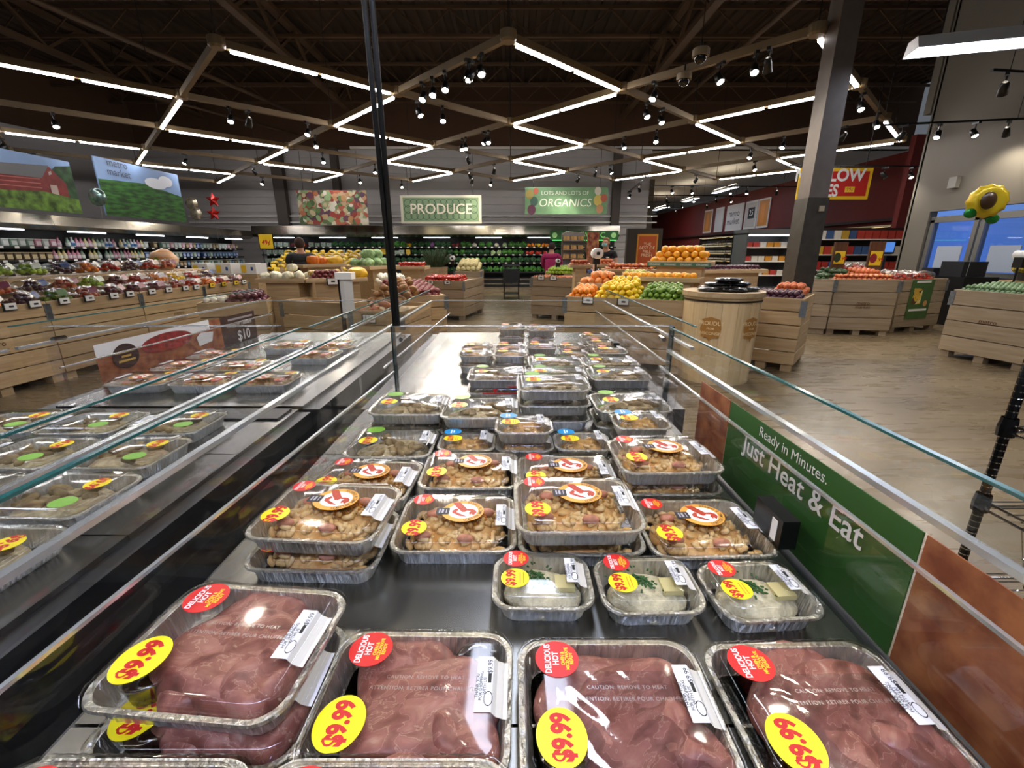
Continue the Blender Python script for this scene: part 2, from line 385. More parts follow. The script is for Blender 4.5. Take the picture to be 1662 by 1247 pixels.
for (a_, b_, ts) in (((0, 0), (-1, 1), (.2, .3, .5, .62)), ((2, 0), (1, 1), (.25, .42)), ((-3, 1), (-2, 2), (.27, .8)), ((-1, 1), (0, 2), (.35,)), ((1, 1), (2, 2), (.3, .5)), ((2, 2), (1, 3), (.3, .6)), ((0, 2), (-1, 3), (.25, .6))):
    p, q = node(*a_), node(*b_)
    for t in ts: dup(sp, p.lerp(q, t) - Vector((0, 0, .05)), rs.uniform(-.35, .35), 'black spotlight on a lattice beam with its lens turned to the meal case', 'lattice spotlights turned to the cases')
for k, z in enumerate((3.03, 2.76)): struct('trim_%d' % (k + 2), MB().box((-4, 21.2, z), (21, .05, .05)), WHITE)
# track rails with spots on the right and far right
sp2 = spot_proto('track_spotlight', 'black spotlight on a ceiling track near the entrance wall', 'spotlights on ceiling tracks', SPOT_W * .7)
first2 = [True]
def track(a, b, n, label, grp, seed=1, r=.02):
    a, b = Vector(a), Vector(b)
    t = thing('ceiling_track', label, 'light track', a, group=None)
    MB().bar((0, 0, 0), b - a, .04, .035).build('rail', BLACK, t)
    for k in (.1, .9): MB().tube([(b - a) * k, (b - a) * k + Vector((0, 0, 1.2))], .006, 5).build('hanger', cab, t)
    q = random.Random(seed)
    for k in range(n):
        f = (k + .5 + q.uniform(-.25, .25)) / n; loc = a.lerp(b, f) - Vector((0, 0, .02)); rz = q.uniform(-1, 1) + q.choice((0, 0, 0, pi))
        sl = 'black spotlight on the ' + label.replace('black ', ''); sg = 'spots on ' + label
        if first2[0]: sp2.location = loc; sp2.rotation_euler = (0, 0, rz); first2[0] = False; tag(sp2, sl, None, sg)
        else: dup(sp2, loc, rz, sl, sg)
track((5.2, 5.0, 4.0), (8.6, 5.6, 4.0), 3, 'black spotlight track above the entrance crate, nearest the white troffer', None, 3)
track((6.9, 7.4, 4.0), (9.9, 7.8, 4.0), 4, 'black spotlight track in front of the entrance doors', None, 4)
track((7.6, 10.3, 4.0), (10.2, 9.8, 4.0), 4, 'black spotlight track beside the maroon wall corner', None, 6)
track((7.4, 13.0, 3.7), (12.6, 13.2, 3.7), 5, 'black spotlight track behind the red price sign', None, 7)
for k, (y, z) in enumerate(((19, 4.0), (23, 4.1), (27, 4.2), (32, 4.3), (37, 4.4))):
    track((5.5 + .3 * k, y, z), (11.5, y + .4, z), 5, ['first', 'second', 'third', 'fourth', 'fifth'][k] + ' black track in the wine department counted from the produce area', None, 20 + k)
track((4.6, 17, 3.9), (7.2, 38, 4.4), 8, 'long black track running back along the wine aisle', None, 31)
# ------------------------------------------------------------------ linear troffers
trm = emis('troffer_lens', '#dfe8ff', TROFFER_E)
def troffer(loc, L, rz, label):
    t = thing('linear_troffer', label, 'light fixture', loc, rz)
    MB().loft([[(-L / 2, -.1, .12), (L / 2, -.1, .12), (L / 2, .1, .12), (-L / 2, .1, .12)], [(-L / 2, -.17, -.02), (L / 2, -.17, -.02), (L / 2, .17, -.02), (-L / 2, .17, -.02)]], 0, True, False).build('housing', WHITE, t)
    MB().box((0, 0, -.012), (L - .06, .3, .02)).build('diffuser', trm, t)
    for k in (-.4, .4): MB().tube([(k * L, 0, .12), (k * L, 0, 1.2)], .006, 5).build('hanger', cab, t)
    return t
ta, tb = az(1478, 84, 3.75), az(1662, 66, 3.75); td = (tb - ta).normalized(); tm = ta + td * 1.3
troffer(tm, 2.6, math.atan2(td.y, td.x), 'long white linear troffer hanging near the square column')
for k, (x_, y_) in enumerate(((11.5, 26), (11.5, 31), (8.5, 38), (11.5, 37))):  # extra troffers, added to brighten the dim wine area
    tr_ = troffer((x_, y_, 4.7), 2.6, R(90), 'added white up and down lit troffer in the wine department, %s from the produce area' % ('first', 'second', 'third', 'fourth')[k])
    MB().box((0, 0, .135), (2.4, .1, .02)).build('added_uplight', emis('added_uplight_lens', '#fff2dc', 16), tr_)  # added emissive top, throws light onto the low ceiling
troffer((3.6, .6, 3.2), 2.6, R(90), 'long white linear troffer over the wire rack aisle')
troffer((-.9, -1.2, 3.3), 2.6, 0, 'long white linear troffer over the near end of the open cases')
troffer((1.2, -1.2, 3.3), 2.6, 0, 'long white linear troffer over the case with the green sign')
troffer((-3.6, .8, 3.3), 2.6, R(90), 'long white linear troffer over the aisle by the bagged produce bin')
troffer((.3, 2.9, 4.6), 2.6, R(90), 'long white linear troffer high above the middle of the open cases')
# ================================================================== OPEN REFRIGERATED CASES
DECK = .962
glass = clear('case_glass', '#f8fbfa', .05, .75, .015)
acryl = clear('acrylic', '#fbfbfc', .05, .6, .03)
gedge = mat('green_glass_edge', '#1f5a58', .15, 0, spec=.8)
redprint = mat('red_print', '#b3121a', .5)
trimm = mat('pale_case_trim', '#c9cccb', .2, .7)
def sheet(nm, c, d, m, parent):
    # a glass sheet: one surface, its thickness is carried by the edge strips
    x, y, z = c; a = [(0, -1, -1), (0, 1, -1), (0, 1, 1), (0, -1, 1)] if d[0] <= d[1] else [(-1, 0, -1), (1, 0, -1), (1, 0, 1), (-1, 0, 1)]
    return MB().poly([(x + i * d[0] / 2, y + j * d[1] / 2, z + k * d[2] / 2) for i, j, k in a]).build(nm, m, parent)
def case(name, label, x0, x1, y0, y1, gx0, gx1, gt=1.25, rail=1.175, guard0=None, guard1=None):
    """floor-standing open case: body, deck, inner liner, outer glass with green edge, inner acrylic guards"""
    t = thing(name, label, 'refrigerated case', ((x0 + x1) / 2, (y0 + y1) / 2, 0))
    o = Vector((-(x0 + x1) / 2, -(y0 + y1) / 2, 0)); L = y1 - y0; ym = (y0 + y1) / 2
    def B(nm, c, d, m): return MB().box(Vector(c) + o, d).build(nm, m, t)
    B('body', ((gx0 + gx1) / 2, ym, .47), (gx1 - gx0, L, .74), mat('charcoal_case_body', '#2a2b2c', .4, .2))
    B('plinth', ((gx0 + gx1) / 2, ym, .05), (gx1 - gx0 - .1, L - .06, .1), BLACK)
    n = 4; s = L / n
    for k in range(n): B('deck_pan', ((x0 + x1) / 2, y0 + s * (k + .5), DECK - .01), (x1 - x0, s - .004, .02), DARKSTEEL)
    for gx, x, sg in ((gx0, x0, 1), (gx1, x1, -1)):
        B('air_duct', ((gx + x) / 2, ym, .895), (max(abs(x - gx), .02), L, .11), mat('dark_vent', '#5c5e60', .3, .9))
        sheet('liner', Vector((gx + sg * .004, ym, (DECK + rail) / 2 - .02)) + o, (.006, L, rail - DECK - .02), acryl, t)
        B('rail', (gx, ym, rail), (.013, L, .009), trimm)
        p = sheet('glass_pane', Vector((gx - sg * .004, ym, (rail + gt) / 2)) + o, (.008, L, gt - rail), glass, t)
        e = MB().box(Vector((gx - sg * .004, ym, gt + .002)) + o, (.009, L, .004)).build('edge', gedge, p)
    for gd, sg in ((guard0, 1), (guard1, -1)):
        if not gd: continue
        (ax_, ay_, a_z), (bx, by, b_z) = gd
        a, b = Vector((ax_, ay_, a_z)) + o, Vector((bx, by, b_z)) + o
        dz = Vector((0, 0, a_z - DECK - .006))
        g = MB().poly([a, b, b - dz, a - dz]).build('guard', acryl, t)
        MB().bar(a, b, .006, .005).build('edge', trimm, g)
        for k in range(1, 4):
            q = a.lerp(b, k / 4) - Vector((0, 0, .028)); sheet('tag_holder', q + Vector((sg * .006, 0, 0)), (.003, L / 6, .03), acryl, g)
    return t, o
cm, om = case('meal_case', 'open glass case full of foil meal trays with a green printed front', -.52, .50, .02, 1.49, -.53, .535,
              guard0=((-.50, .04, 1.105), (-.405, 1.47, 1.105)), guard1=((.50, .04, 1.125), (.505, 1.47, 1.125)))
cf, of = case('meal_case', 'open glass case beyond the acrylic divider holding small clear lidded tubs', -.50, .56, 1.52, 3.05, -.55, .63, guard0=((-.46, 1.54, 1.10), (-.42, 3.0, 1.10)), guard1=((.55, 1.54, 1.12), (.56, 3.0, 1.12)))
cl, ol = case('meal_case', 'open glass case beside the meal case holding green-stickered salad trays', -1.66, -.76, .02, 1.49, -1.73, -.72)
ck, ok_ = case('meal_case', 'open glass case with the chicken wings advertisement on its far side', -1.66, -.76, 1.52, 3.05, -1.73, -.70, guard0=((-1.62, 1.54, 1.10), (-1.62, 3.0, 1.10)))
# wooden bumper between the two rows of cases
# end glass of the far cases
for (x0, x1, c_, o_) in ((-.54, .62, cf, of), (-1.72, -.71, ck, ok_)):
    p = sheet('end_pane', Vector(((x0 + x1) / 2, 3.045, 1.07)) + o_, (x1 - x0, .008, .22), glass, c_)
    MB().box(Vector(((x0 + x1) / 2, 3.045, 1.182)) + o_, (x1 - x0, .01, .004)).build('edge', trimm, p)
# dividers
def divider(x0, x1, label):
    t = thing('case_divider', label, 'divider', ((x0 + x1) / 2, 1.505, DECK)); w = x1 - x0
    for dy in (0, .022):
        p = sheet('pane', (0, dy, .15), (w, .006, .285), acryl, t); MB().box((0, dy, .2935), (w, .004, .002)).build('edge', trimm, p)
    for sx in (-1, 1):
        MB().box((sx * w / 2, .011, .15), (.005, .04, .29)).build('side_post', mat('dark_glass_post', '#23383a', .1, .2) if x0 > -.6 else acryl, t)
        MB().tube([(sx * (w / 2 - .03), -.01, .25), (sx * (w / 2 - .03), .035, .25)], .008, 8).build('clamp', CHROME, t)
    if x0 > -.6:
        for (x, z) in ((-.09, .055), (.0, .08)):
            MB().box((x, -.0045, z), (.17, .002, .004)).build('limit_line', redprint, t)
            for d in (-.04, .05): MB().prism([(x + d - .009, -.0045, z + .016), (x + d + .009, -.0045, z + .016), (x + d, -.0045, z)], (0, -.001, 0)).build('limit_mark', redprint, t)
    return t
divider(-.41, .55, 'clear acrylic divider with red fill lines across the meal case')
divider(-1.60, -.80, 'clear acrylic divider across the case with salad trays')
# clear tag stand inside the right guard
t = thing('tag_stand', 'clear folded acrylic tag stand against the guard near the divider', 'sign holder', az(1050, 690, DECK + .001))
MB().box((0, 0, .075), (.004, .12, .15)).box((.03, 0, .15), (.06, .12, .004)).box((.06, 0, .09), (.004, .12, .12)).build('panel', acryl, t)
t = thing('temperature_sensor', 'black sensor box with a white barcode strip on the right guard', 'sensor box', (.478, .70, 1.03))
MB().box((0, 0, 0), (.03, .085, .055)).build('box', BLACK, t); MB().box((-.0155, -.022, 0), (.001, .016, .04)).build('barcode_sticker', WHITE, t)
t = thing('temperature_sensor', 'small black sensor box inside the far case among the clear tubs', 'sensor box', (.52, 2.2, 1.0))
MB().box((0, 0, .02), (.03, .06, .09)).build('box', BLACK, t)
# green printed front: sheet behind the right liner
greenp = mat('green_print', '#2a581c', .5, var=.12, scale=6); cookp = mat('fried_chicken_print', '#7a3d22', .5, var=.45, scale=22, col2='#a8683c')
t = thing('front_banner', 'green printed strip reading Just Heat and Eat along the right glass', 'banner', (.529, .75, 1.055))
MB().box((0, 0, 0), (.002, .52, .2)).build('sheet', greenp, t)
MB().box((0, -.48, 0), (.002, .43, .2)).build('photo_print', cookp, t); MB().box((0, .35, 0), (.002, .17, .2)).build('photo_print', cookp, t)
rt = (pi / 2, 0, -pi / 2)
text('lettering', 'Just Heat & Eat', .058, WHITE, t, (-.002, 0, .028), rt, bold=.012)
text('lettering', 'Ready in Minutes.', .03, WHITE, t, (-.002, .02, .079), rt)
# wings advertisement on the far left glass
t = thing('wings_banner', 'printed fried chicken advertisement with a ten dollar wings price', 'banner', (-1.722, 2.35, 1.02))
MB().box((0, -.15, 0), (.002, .82, .21)).build('photo_print', cookp, t); MB().box((0, .44, 0), (.002, .36, .21)).build('price_panel', mat('brown_print', '#3a1f18', .5), t)
MB().box((.0015, -.2, .085), (.001, .72, .05)).build('white_band', WHITE, t)
MB().prism([(.003, -.42 + .07 * cos(a), .035 + .055 * sin(a)) for a in [k * pi / 12 for k in range(24)]], (.001, 0, 0)).build('badge', MATS['brown_print'], t)
[MB().box((.0045, -.42, .035 + z_), (.0006, w_, .009)).build('badge_print', mat('gold_print', '#c9a24a', .5), t) for z_, w_ in ((.02, .1), (0, .05), (-.02, .09))]
MB().prism([(.003, -.16 + .17 * cos(a), .05 + .045 * sin(a)) for a in [k * pi / 12 for k in range(24)]], (.001, 0, 0)).build('tomato_print', mat('tomato_print', '#8f1c16', .5, var=.4, scale=30), t)
MB().prism([(.003, y, z) for y, z in ((.05, -.02), (.16, -.01), (.18, .04), (.08, .05), (.04, .03))], (.001, 0, 0)).build('sauce_print', WHITE, t)
text('lettering', 'Wings or Tenders', .036, WHITE, t, (.003, .44, .045), (pi / 2, 0, pi / 2)); MB().box((.003, .46, .08), (.0006, .26, .012)).build('small_print', mat('faint_grey_print', '#9a8f8c', .5), t)
text('lettering', '$10', .09, WHITE, t, (.003, .47, -.03), (pi / 2, 0, pi / 2), bold=.01)
for (y, z) in ((-.25, -.07), (.05, -.045)):
    MB().box((.01, y, z), (.001, .2, .004)).build('limit_line', redprint, t)
# twin cables hanging from the ceiling
for k, (x, x2) in enumerate(((-.405, -.44), (-.395, -.405))):
    o = MB().tube([(0, 0, 0), ((x2 - x) * .5, 0, .9), ((x2 - x), 0, 1.8), (x2 - x - .05, 0, 6.3)], .0085, 8).build('power_cable', cab, None, (x, 1.53, DECK + .29), smooth=True)
    tag(o, 'black power cable dropping to the case divider, the %s' % ('one by the wings advertisement' if k == 0 else 'other one'), 'cable')

# ================================================================== FOIL MEAL TRAYS
foil = mat('aluminium_foil', '#dddbd5', .33, .86, var=.12, scale=110, bump=.9, stretch=(1, 1, .04))
lidm = clear('clear_lid', '#f4f2ec', .05, .7, .06, 3.2)
yel = mat('yellow_sticker', '#f2dc14', .4); redst = mat('red_sticker', '#cf1f1f', .4); grn = mat('green_sticker', '#7fb53e', .4); blu = mat('blue_sticker', '#1f8fcb', .4)
redtx = mat('red_text', '#c2181b', .5); yeltx = mat('yellow_text', '#f0cf2a', .5); blk = mat('black_text', '#161616', .6); whtx = mat('white_text', '#f5f5f0', .5)
labm = mat('label_paper', '#e9eaec', .55)
RIM = .036; LT = .051; PITCHZ = .0485
def tray_meshes(w, d, r):
    n, side = 7, 26
    def ring(dw, z, rad, fl=0, s=side):
        pts = rr(w + dw, d + dw, rad, n, s); out = []
        for k, (x, y) in enumerate(pts):
            q = 1 + (fl * (1 if k % 2 else -1)); out.append((x * q, y * q, z))
        return out
    mb = MB(); mb.loft([ring(-.034, .0, r - .012, 0), ring(-.030, .003, r - .01, .007), ring(-.018, .031, r - .006, .011), ring(-.015, RIM - .001, r - .004), ring(-.002, RIM, r), ring(0, RIM - .003, r)], 0, True, False)
    base = smoothed(mb.mesh('foil_tray', foil), 24)
    def lr(dw, z, rad): return [(x, y, z + (.0007 * (1 if k % 2 else -1) if -.01 < dw < .01 else 0)) for k, (x, y, z) in enumerate(ring(dw, z, rad, 0, side))]
    mb = MB(); mb.loft([lr(.003, RIM - .002, r), lr(.003, RIM + .0025, r), lr(-.006, RIM + .004, r - .002), lr(-.011, RIM + .001, r - .004), lr(-.016, RIM + .001, r - .006), lr(-.021, LT - .004, r - .008), lr(-.027, LT - .0008, r - .011), lr(-.035, LT, r - .014)], 0, False, True)
    lid = smoothed(mb.mesh('clear_lid', lidm), 70)
    # corrugated clear flange ribs give the rim its sparkle
    return base, lid
BIG = tray_meshes(.230, .186, .034); SML = tray_meshes(.158, .124, .034)
def sticker_round(t, rx, ry, m, loc, rz=0, nm='sticker'):
    return flat(nm, disc(rx, 30, 0, ry), m, t, loc, (0, 0, rz))
Z1 = LT + .0004
def hot_sticker(t, x, y, r=.025):
    s = sticker_round(t, r, r * .95, redst, (x, y, Z1), nm='hot_sticker')
    k = r / .025
    text('lettering', 'DELICIOUS', .0096 * k, whtx, s, (-.0105 * k, 0, .0007), (0, 0, pi / 2), bold=.03, squeeze=.8)
    text('lettering', 'HOT', .0096 * k, whtx, s, (-.0015 * k, 0, .0007), (0, 0, pi / 2), bold=.03, squeeze=.85)
    text('lettering', 'OVEN &\nMICROWAVE\nREADY', .0058 * k, yeltx, s, (.0115 * k, 0, .0007), (0, 0, pi / 2), bold=.03, squeeze=.85)
def price_sticker(t, x, y, rx=.026, ry=.028, s='$9.99', small=False, rz=0):
    p = sticker_round(t, rx, ry, yel, (x, y, Z1 + .0003), rz, nm='price_sticker')
    if small:
        text('price', s, .02, redtx, p, (-.006, 0, .0007), (0, 0, pi / 2), bold=.045, squeeze=.78)
        for x_ in (.008, .013): MB().box((x_, 0, .0006), (.0016, .024, .0002)).build('small_print', mat('faint_red_print', '#d9902a', .5), p)
    else: text('price', s, .0285, redtx, p, (.001, 0, .0007), (0, 0, pi / 2), bold=.05, squeeze=.76)
def barcode_label(t, x, y, w=.03, d=.07, pr='$9.99'):
    # paper label folded over the rim
    prof = [(-w * .5, Z1 + .0006), (w * .12, Z1 + .0006), (w * .3, LT - .006), (w * .55, RIM + .006), (w * .72, RIM + .0055)]
    a = [(px, -d / 2, z) for px, z in prof]; b = [(px, d / 2, z) for px, z in prof]
    l = put('price_label', MB().loft([a, b], 0, close=False).mesh('price_label', labm), t, (x, y, 0))
    text('lettering', 'THANK YOU\nFOR SHOPPING\nWITH US!', .0052, blk, l, (-w * .3, -.004, Z1 + .0011), (0, 0, pi / 2), bold=.01)
    text('price', pr, .0085, blk, l, (w * .02, d * .3, Z1 + .0011), (0, 0, pi / 2))
    MB().box((w * .02, d * .08, Z1 + .0010), (.004, .012, .0002)).build('barcode', blk, l)
    mb = MB(); k = 20
    mb.loft([[(w * .0 + r_ * .0052 * cos(2 * pi * i / k), -d * .28 + r_ * .009 * sin(2 * pi * i / k), Z1 + .0011) for i in range(k)] for r_ in (1, .86)]); mb.build('stamp', blk, l)
def emblem(t, x, y, r=.036):
    e = flat('emblem_sticker', disc(r, 36, 0, r * .88), mat('orange_ring', '#e0a040', .4), t, (x, y, Z1 + .0002))
    flat('emblem_centre', disc(r * .72, 32, 0, r * .62), whtx, e, (0, 0, .0004), t=.0003)
    clawm = mat('claw_red', '#b23a22', .45, var=.2, scale=200)
    # lobster: broad body and two hooked claws
    for dz, pts in enumerate(([(-.55, .80), (-.2, .84), (.22, .12), (.12, -.1), (-.02, -.12), (-.3, .3)],
                              [(-.3, .22), (-.5, 0), (-.48, -.2), (-.1, -.5), (.22, -.56), (-.02, -.36), (-.3, -.14), (-.22, .1)],
                              [(.15, .14), (.45, .15), (.62, .02), (.66, -.2), (.52, -.44), (.42, -.28), (.36, -.42), (.3, -.2), (.4, -.02), (.12, .02)])):
        flat('claw_print', [(x_ * r, y_ * r * .88, 0) for x_, y_ in pts], clawm, e, (0, 0, .0008 + .0001 * dz), t=.0003)
    s_ = 'LOBSTER MAC & CHEESE'
    for i, ch in enumerate(s_):
        if ch == ' ': continue
        a = R(-84 + 164 * (i + .5) / len(s_))
        put('letter', textmesh(ch, .0085, mat('brown_text', '#5b3a12', .5), bold=.015), e, (.86 * r * cos(a), .76 * r * sin(a), .0006), (0, 0, a + pi / 2))
    f = flat('brand_tag', [(p[0], p[1], 0) for p in rr(.026, .022, .003, 3)], mat('navy_tag', '#1d1a22', .45), t, (x - r * .95, y - .001, Z1 + .0008))
    for x_, w_ in ((-.006, .003), (.0, .004), (.007, .0015)): MB().box((x_, 0, .0006), (w_, .014, .0002)).build('tag_print', mat('tag_print_grey', '#a9a6b4', .5), f)
def blob_mesh(name, m, rx, ry, h, seed, amp=.12, nu=28, nv=9, freq=3, slab=False):
    q = random.Random(seed); ph = [(q.uniform(0, 6.3), q.uniform(0, 6.3), q.uniform(.5, 1)) for _ in range(7)]
    def fn(v):
        a = math.atan2(v.y, v.x); s = 1 + amp * sum(w * sin((k + 2) * a + p) for k, (p, p2, w) in enumerate(ph[:4])) / 2
        z = max(v.z, -.15); z = 1 - (1 - z) ** 2.6 if slab and z > 0 else z; rr_ = (abs(v.x) ** 2 + abs(v.y) ** 2) ** .5
        z = z * (1 + amp * 1.5 * sin(freq * v.x * 2 + ph[4][0]) * sin(freq * v.y * 2 + ph[5][0])) + amp * .3 * sin(9 * v.x + ph[6][0]) * cos(11 * v.y + ph[5][1])
        return Vector((v.x * s, v.y * s, max(z, -.12)))
    return MB().ball((0, 0, h * .12), (rx, ry, h), nu, nv, fn=fn).mesh(name, m, True)
def beef_mat():
    m, n, l, b = newmat('sliced_beef')
    tc = n.new('ShaderNodeTexCoord'); mp = n.new('ShaderNodeMapping'); mp.inputs['Scale'].default_value = (1, 1.6, 1)
    nz = n.new('ShaderNodeTexNoise'); nz.inputs['Scale'].default_value = 34; nz.inputs['Detail'].default_value = 10; nz.inputs['Distortion'].default_value = .5
    n3 = n.new('ShaderNodeTexNoise'); n3.inputs['Scale'].default_value = 24; n3.inputs['Detail'].default_value = 3
    oi = n.new('ShaderNodeObjectInfo'); ad = n.new('ShaderNodeVectorMath'); ad.operation = 'ADD'
    l.new(tc.outputs['Object'], mp.inputs[0]); l.new(mp.outputs[0], ad.inputs[0]); l.new(oi.outputs['Random'], ad.inputs[1])
    l.new(ad.outputs[0], nz.inputs['Vector']); l.new(ad.outputs[0], n3.inputs['Vector'])
    rp = n.new('ShaderNodeValToRGB'); e = rp.color_ramp.elements; e[0].position = .25; e[0].color = C('#3d1d1a'); e[1].position = .78; e[1].color = C('#d3b9a8')
    for p, c in ((.42, '#7d4a44'), (.492, '#8f5a53'), (.502, '#c9a596'), (.514, '#96605a'), (.6, '#a87068'), (.68, '#b98a7e')): x = e.new(p); x.color = C(c)
    l.new(nz.outputs['Fac'], rp.inputs[0])
    r2 = n.new('ShaderNodeValToRGB'); r2.color_ramp.elements[0].position = .4; r2.color_ramp.elements[0].color = C('#8a504b'); r2.color_ramp.elements[1].position = .6; r2.color_ramp.elements[1].color = C('#ab746b')
    l.new(n3.outputs['Fac'], r2.inputs[0]); mx = n.new('ShaderNodeMix'); mx.data_type = 'RGBA'; mx.inputs['Factor'].default_value = .35
    l.new(rp.outputs[0], mx.inputs['A']); l.new(r2.outputs[0], mx.inputs['B']); l.new(mx.outputs['Result'], b.inputs['Base Color'])
    b.inputs['Roughness'].default_value = .35
    bp = n.new('ShaderNodeBump'); bp.inputs['Strength'].default_value = .5; bp.inputs['Distance'].default_value = .004; l.new(nz.outputs['Fac'], bp.inputs['Height']); l.new(bp.outputs[0], b.inputs['Normal'])
    return m
beefm = beef_mat(); fatm = mat('beef_fat', '#cbb09b', .4, var=.25, scale=60); crustm = mat('beef_crust', '#3a2018', .5, var=.4, scale=50)
bvars = [[blob_mesh('sliced_beef', beefm, .088, .068, .026, s, .11, 48, 18, 1.6, True) for s in (3, 8, 15, 21)], [blob_mesh('beef_end_piece', beefm, .038, .05, .029, s, .16, 30, 12, 2, True) for s in (4, 9, 5, 2)]]
fatv = [blob_mesh('fat_cap', fatm, .036, .009, .016, s, .35) for s in (1, 2, 3, 7)]
def foil_lid(t, kind): put('foil_tray', kind[0], t); put('clear_lid', kind[1], t)
def cup(t, x, y):
    c = put('sauce_cup', MB().lathe([(.021, .004), (.027, .034), (.0285, .034), (.0285, .037), (.0265, .0372)], 24, cap=False).mesh('sauce_cup', clear('cup_plastic', '#f0ece4', .12, .5, .1), True), t, (x, y, 0))
    MB().lathe([(.0, .008), (.022, .008), (.0245, .029), (.0, .0295)], 20, cap=False).build('gravy', mat('brown_gravy', '#2a140a', .12), c, smooth=True)
def emboss(t):
    for y, s_ in ((.012, 'CAUTION: REMOVE TO HEAT'), (-.002, 'ATTENTION: RETIRER POUR CHAUFFER')):
        text('embossed_lettering', s_, .0065, clear('embossed_plastic', '#ffffff', .5, .3, .3), t, (.012, y, Z1), spacing=1.1)
def beef_meal(v, cup_at, label):
    t = thing('beef_meal', label, 'meal tray', group='sliced beef trays')
    foil_lid(t, BIG)
    a = put('sliced_beef', bvars[0][v], t, (.012 + .004 * v, -.006, .012), (0, 0, .3 * v))
    put('sliced_beef', bvars[0][(v + 1) % 4], t, (-.005, .018, .006), (0, 0, 1.2 + v))
    put('beef_end_piece', bvars[1][v], t, (.062, -.03, .010), (0, 0, .4 * v)); put('fat_cap', fatv[v], t, (.05, -.052 + .02 * v, .016), (0, 0, .5 * v))
    put('fat_cap', fatv[(v + 2) % 4], t, (.02, .045, .012), (0, 0, -.3))
    cup(t, *cup_at); hot_sticker(t, -.066, .05, .027); price_sticker(t, -.070, -.043, .027, .031); barcode_label(t, .088, .006); emboss(t)
    return t
def wrap(t, seed):
    # crinkled clear film over the meat
    q = random.Random(seed); nx, ny = 44, 34; ph = [(q.uniform(20, 95), q.uniform(20, 95), q.uniform(0, 6)) for _ in range(9)]
    vs = []; fs = []
    for j in range(ny):
        for i in range(nx):
            x, y = -.085 + .185 * i / (nx - 1), -.078 + .118 * j / (ny - 1)
            vs.append((x, y, .043 + .0009 * sum(abs(sin(a * x + b * y + c)) - .6 for a, b, c in ph) / 2 - .02 * max(0, (x / .1) ** 4 - .3)))
    for j in range(ny - 1):
        for i in range(nx - 1): k = j * nx + i; fs.append((k, k + 1, k + nx + 1, k + nx))
    MB().add(vs, fs).build('wrap_film', clear('crinkled_film', '#fbfbff', .14, .6, .05, 2.5), t, smooth=True)
def at_deck(px, py, lvl): return az(px, py, DECK + RIM + lvl * PITCHZ)
def tpos(x, y, lvl): return (x, y, DECK + lvl * PITCHZ)
b1 = beef_meal(0, (-.066, -.042), 'sliced beef tray stacked on top of another at the left guard'); b1.location = tpos(-.342, .425, 1); b1.rotation_euler = (0, 0, R(-5))
b2 = beef_meal(1, (.07, .05), 'sliced beef tray with its dark gravy cup in the back corner'); b2.location = tpos(-.115, .395, 0); b2.rotation_euler = (0, 0, R(-1))
b3 = beef_meal(2, (-.066, -.04), 'sliced beef tray between the gravy-corner tray and the one at the right guard'); b3.location = tpos(.122, .382, 0); b3.rotation_euler = (0, 0, 0)
b4 = beef_meal(3, (-.066, -.042), 'sliced beef tray standing against the right guard'); b4.location = tpos(.362, .378, 0); b4.rotation_euler = (0, 0, R(1.5))
wrap(b3, 3); wrap(b4, 8)
dup(b1, tpos(-.338, .408, 0), 0, 'sliced beef tray underneath another beef tray at the left guard')
for x, l_ in ((-.345, 'left guard'), (-.112, 'middle of the case')):
    dup(b3, tpos(x, .20, 0), 0, 'sliced beef tray under another at the near end, %s' % l_)
    dup(b2 if x < -.2 else b4, tpos(x, .205, 1), 0, 'sliced beef tray on top of another at the near end, %s' % l_)
# ---- lobster macaroni
def elbows(name, n, w, d, hh, m, seed, r=.0042, arc=1.9, R0=.008):
    q = random.Random(seed); mb = MB()
    for k in range(n):
        x, y = q.uniform(-w / 2, w / 2), q.uniform(-d / 2, d / 2); z = .012 + hh * (1 - (2 * x / w) ** 4) * (1 - (2 * y / d) ** 4) * q.uniform(.5, 1)
        M = Euler((q.uniform(-.7, .7), q.uniform(-.7, .7), q.uniform(0, 6.3))).to_matrix()
        pts = [Vector((x, y, z)) + M @ Vector((R0 * cos(arc * i / 4), R0 * sin(arc * i / 4), 0)) for i in range(5)]
        mb.tube(pts, r, 6)
    return mb.mesh(name, m, True)
macm = mat('macaroni', '#e3c898', .38, var=.2, scale=40, col2='#cfa668'); sauce = mat('cheese_sauce', '#c08a48', .45, var=.4, scale=45, col2='#d9b378', bump=.5)
shrimp = mat('lobster_meat', '#c98a72', .4, var=.25, scale=70)
bed = blob_mesh('cheese_bed', sauce, .092, .070, .026, 5, .05); mac = elbows('macaroni', 170, .162, .118, .024, macm, 4, .0050, 2.0, .0095)
crumb = MB(); q = random.Random(7)
for k in range(150): a = q.uniform(0, 6.3); d_ = q.uniform(0, 1) ** .6; crumb.ball((.012 + .045 * d_ * cos(a), .018 + .03 * d_ * sin(a), .034 + .008 * (1 - d_)), q.uniform(.002, .0045), 5, 4)
crumb = crumb.mesh('crumb_topping', mat('golden_crumbs', '#b8761f', .6, var=.3, scale=120))
lobs = [MB().ball((x, y, .034), (.016, .010, .008), 10, 6, M=None).mesh('lobster_piece', shrimp, True) for x, y in ((-.05, .03), (.055, .035), (-.06, -.04), (.02, -.05))]
def mac_meal(label):
    t = thing('lobster_mac_meal', label, 'meal tray', group='lobster macaroni trays'); foil_lid(t, BIG)
    put('cheese_bed', bed, t, (0, 0, .004)); put('macaroni', mac, t, kind='stuff'); put('crumb_topping', crumb, t, kind='stuff')
    for m_ in lobs: put('lobster_piece', m_, t)
    hot_sticker(t, -.074, .055, .021); price_sticker(t, -.074, -.042, .023, .023); emblem(t, .010, .012, .041); barcode_label(t, .09, .0); return t
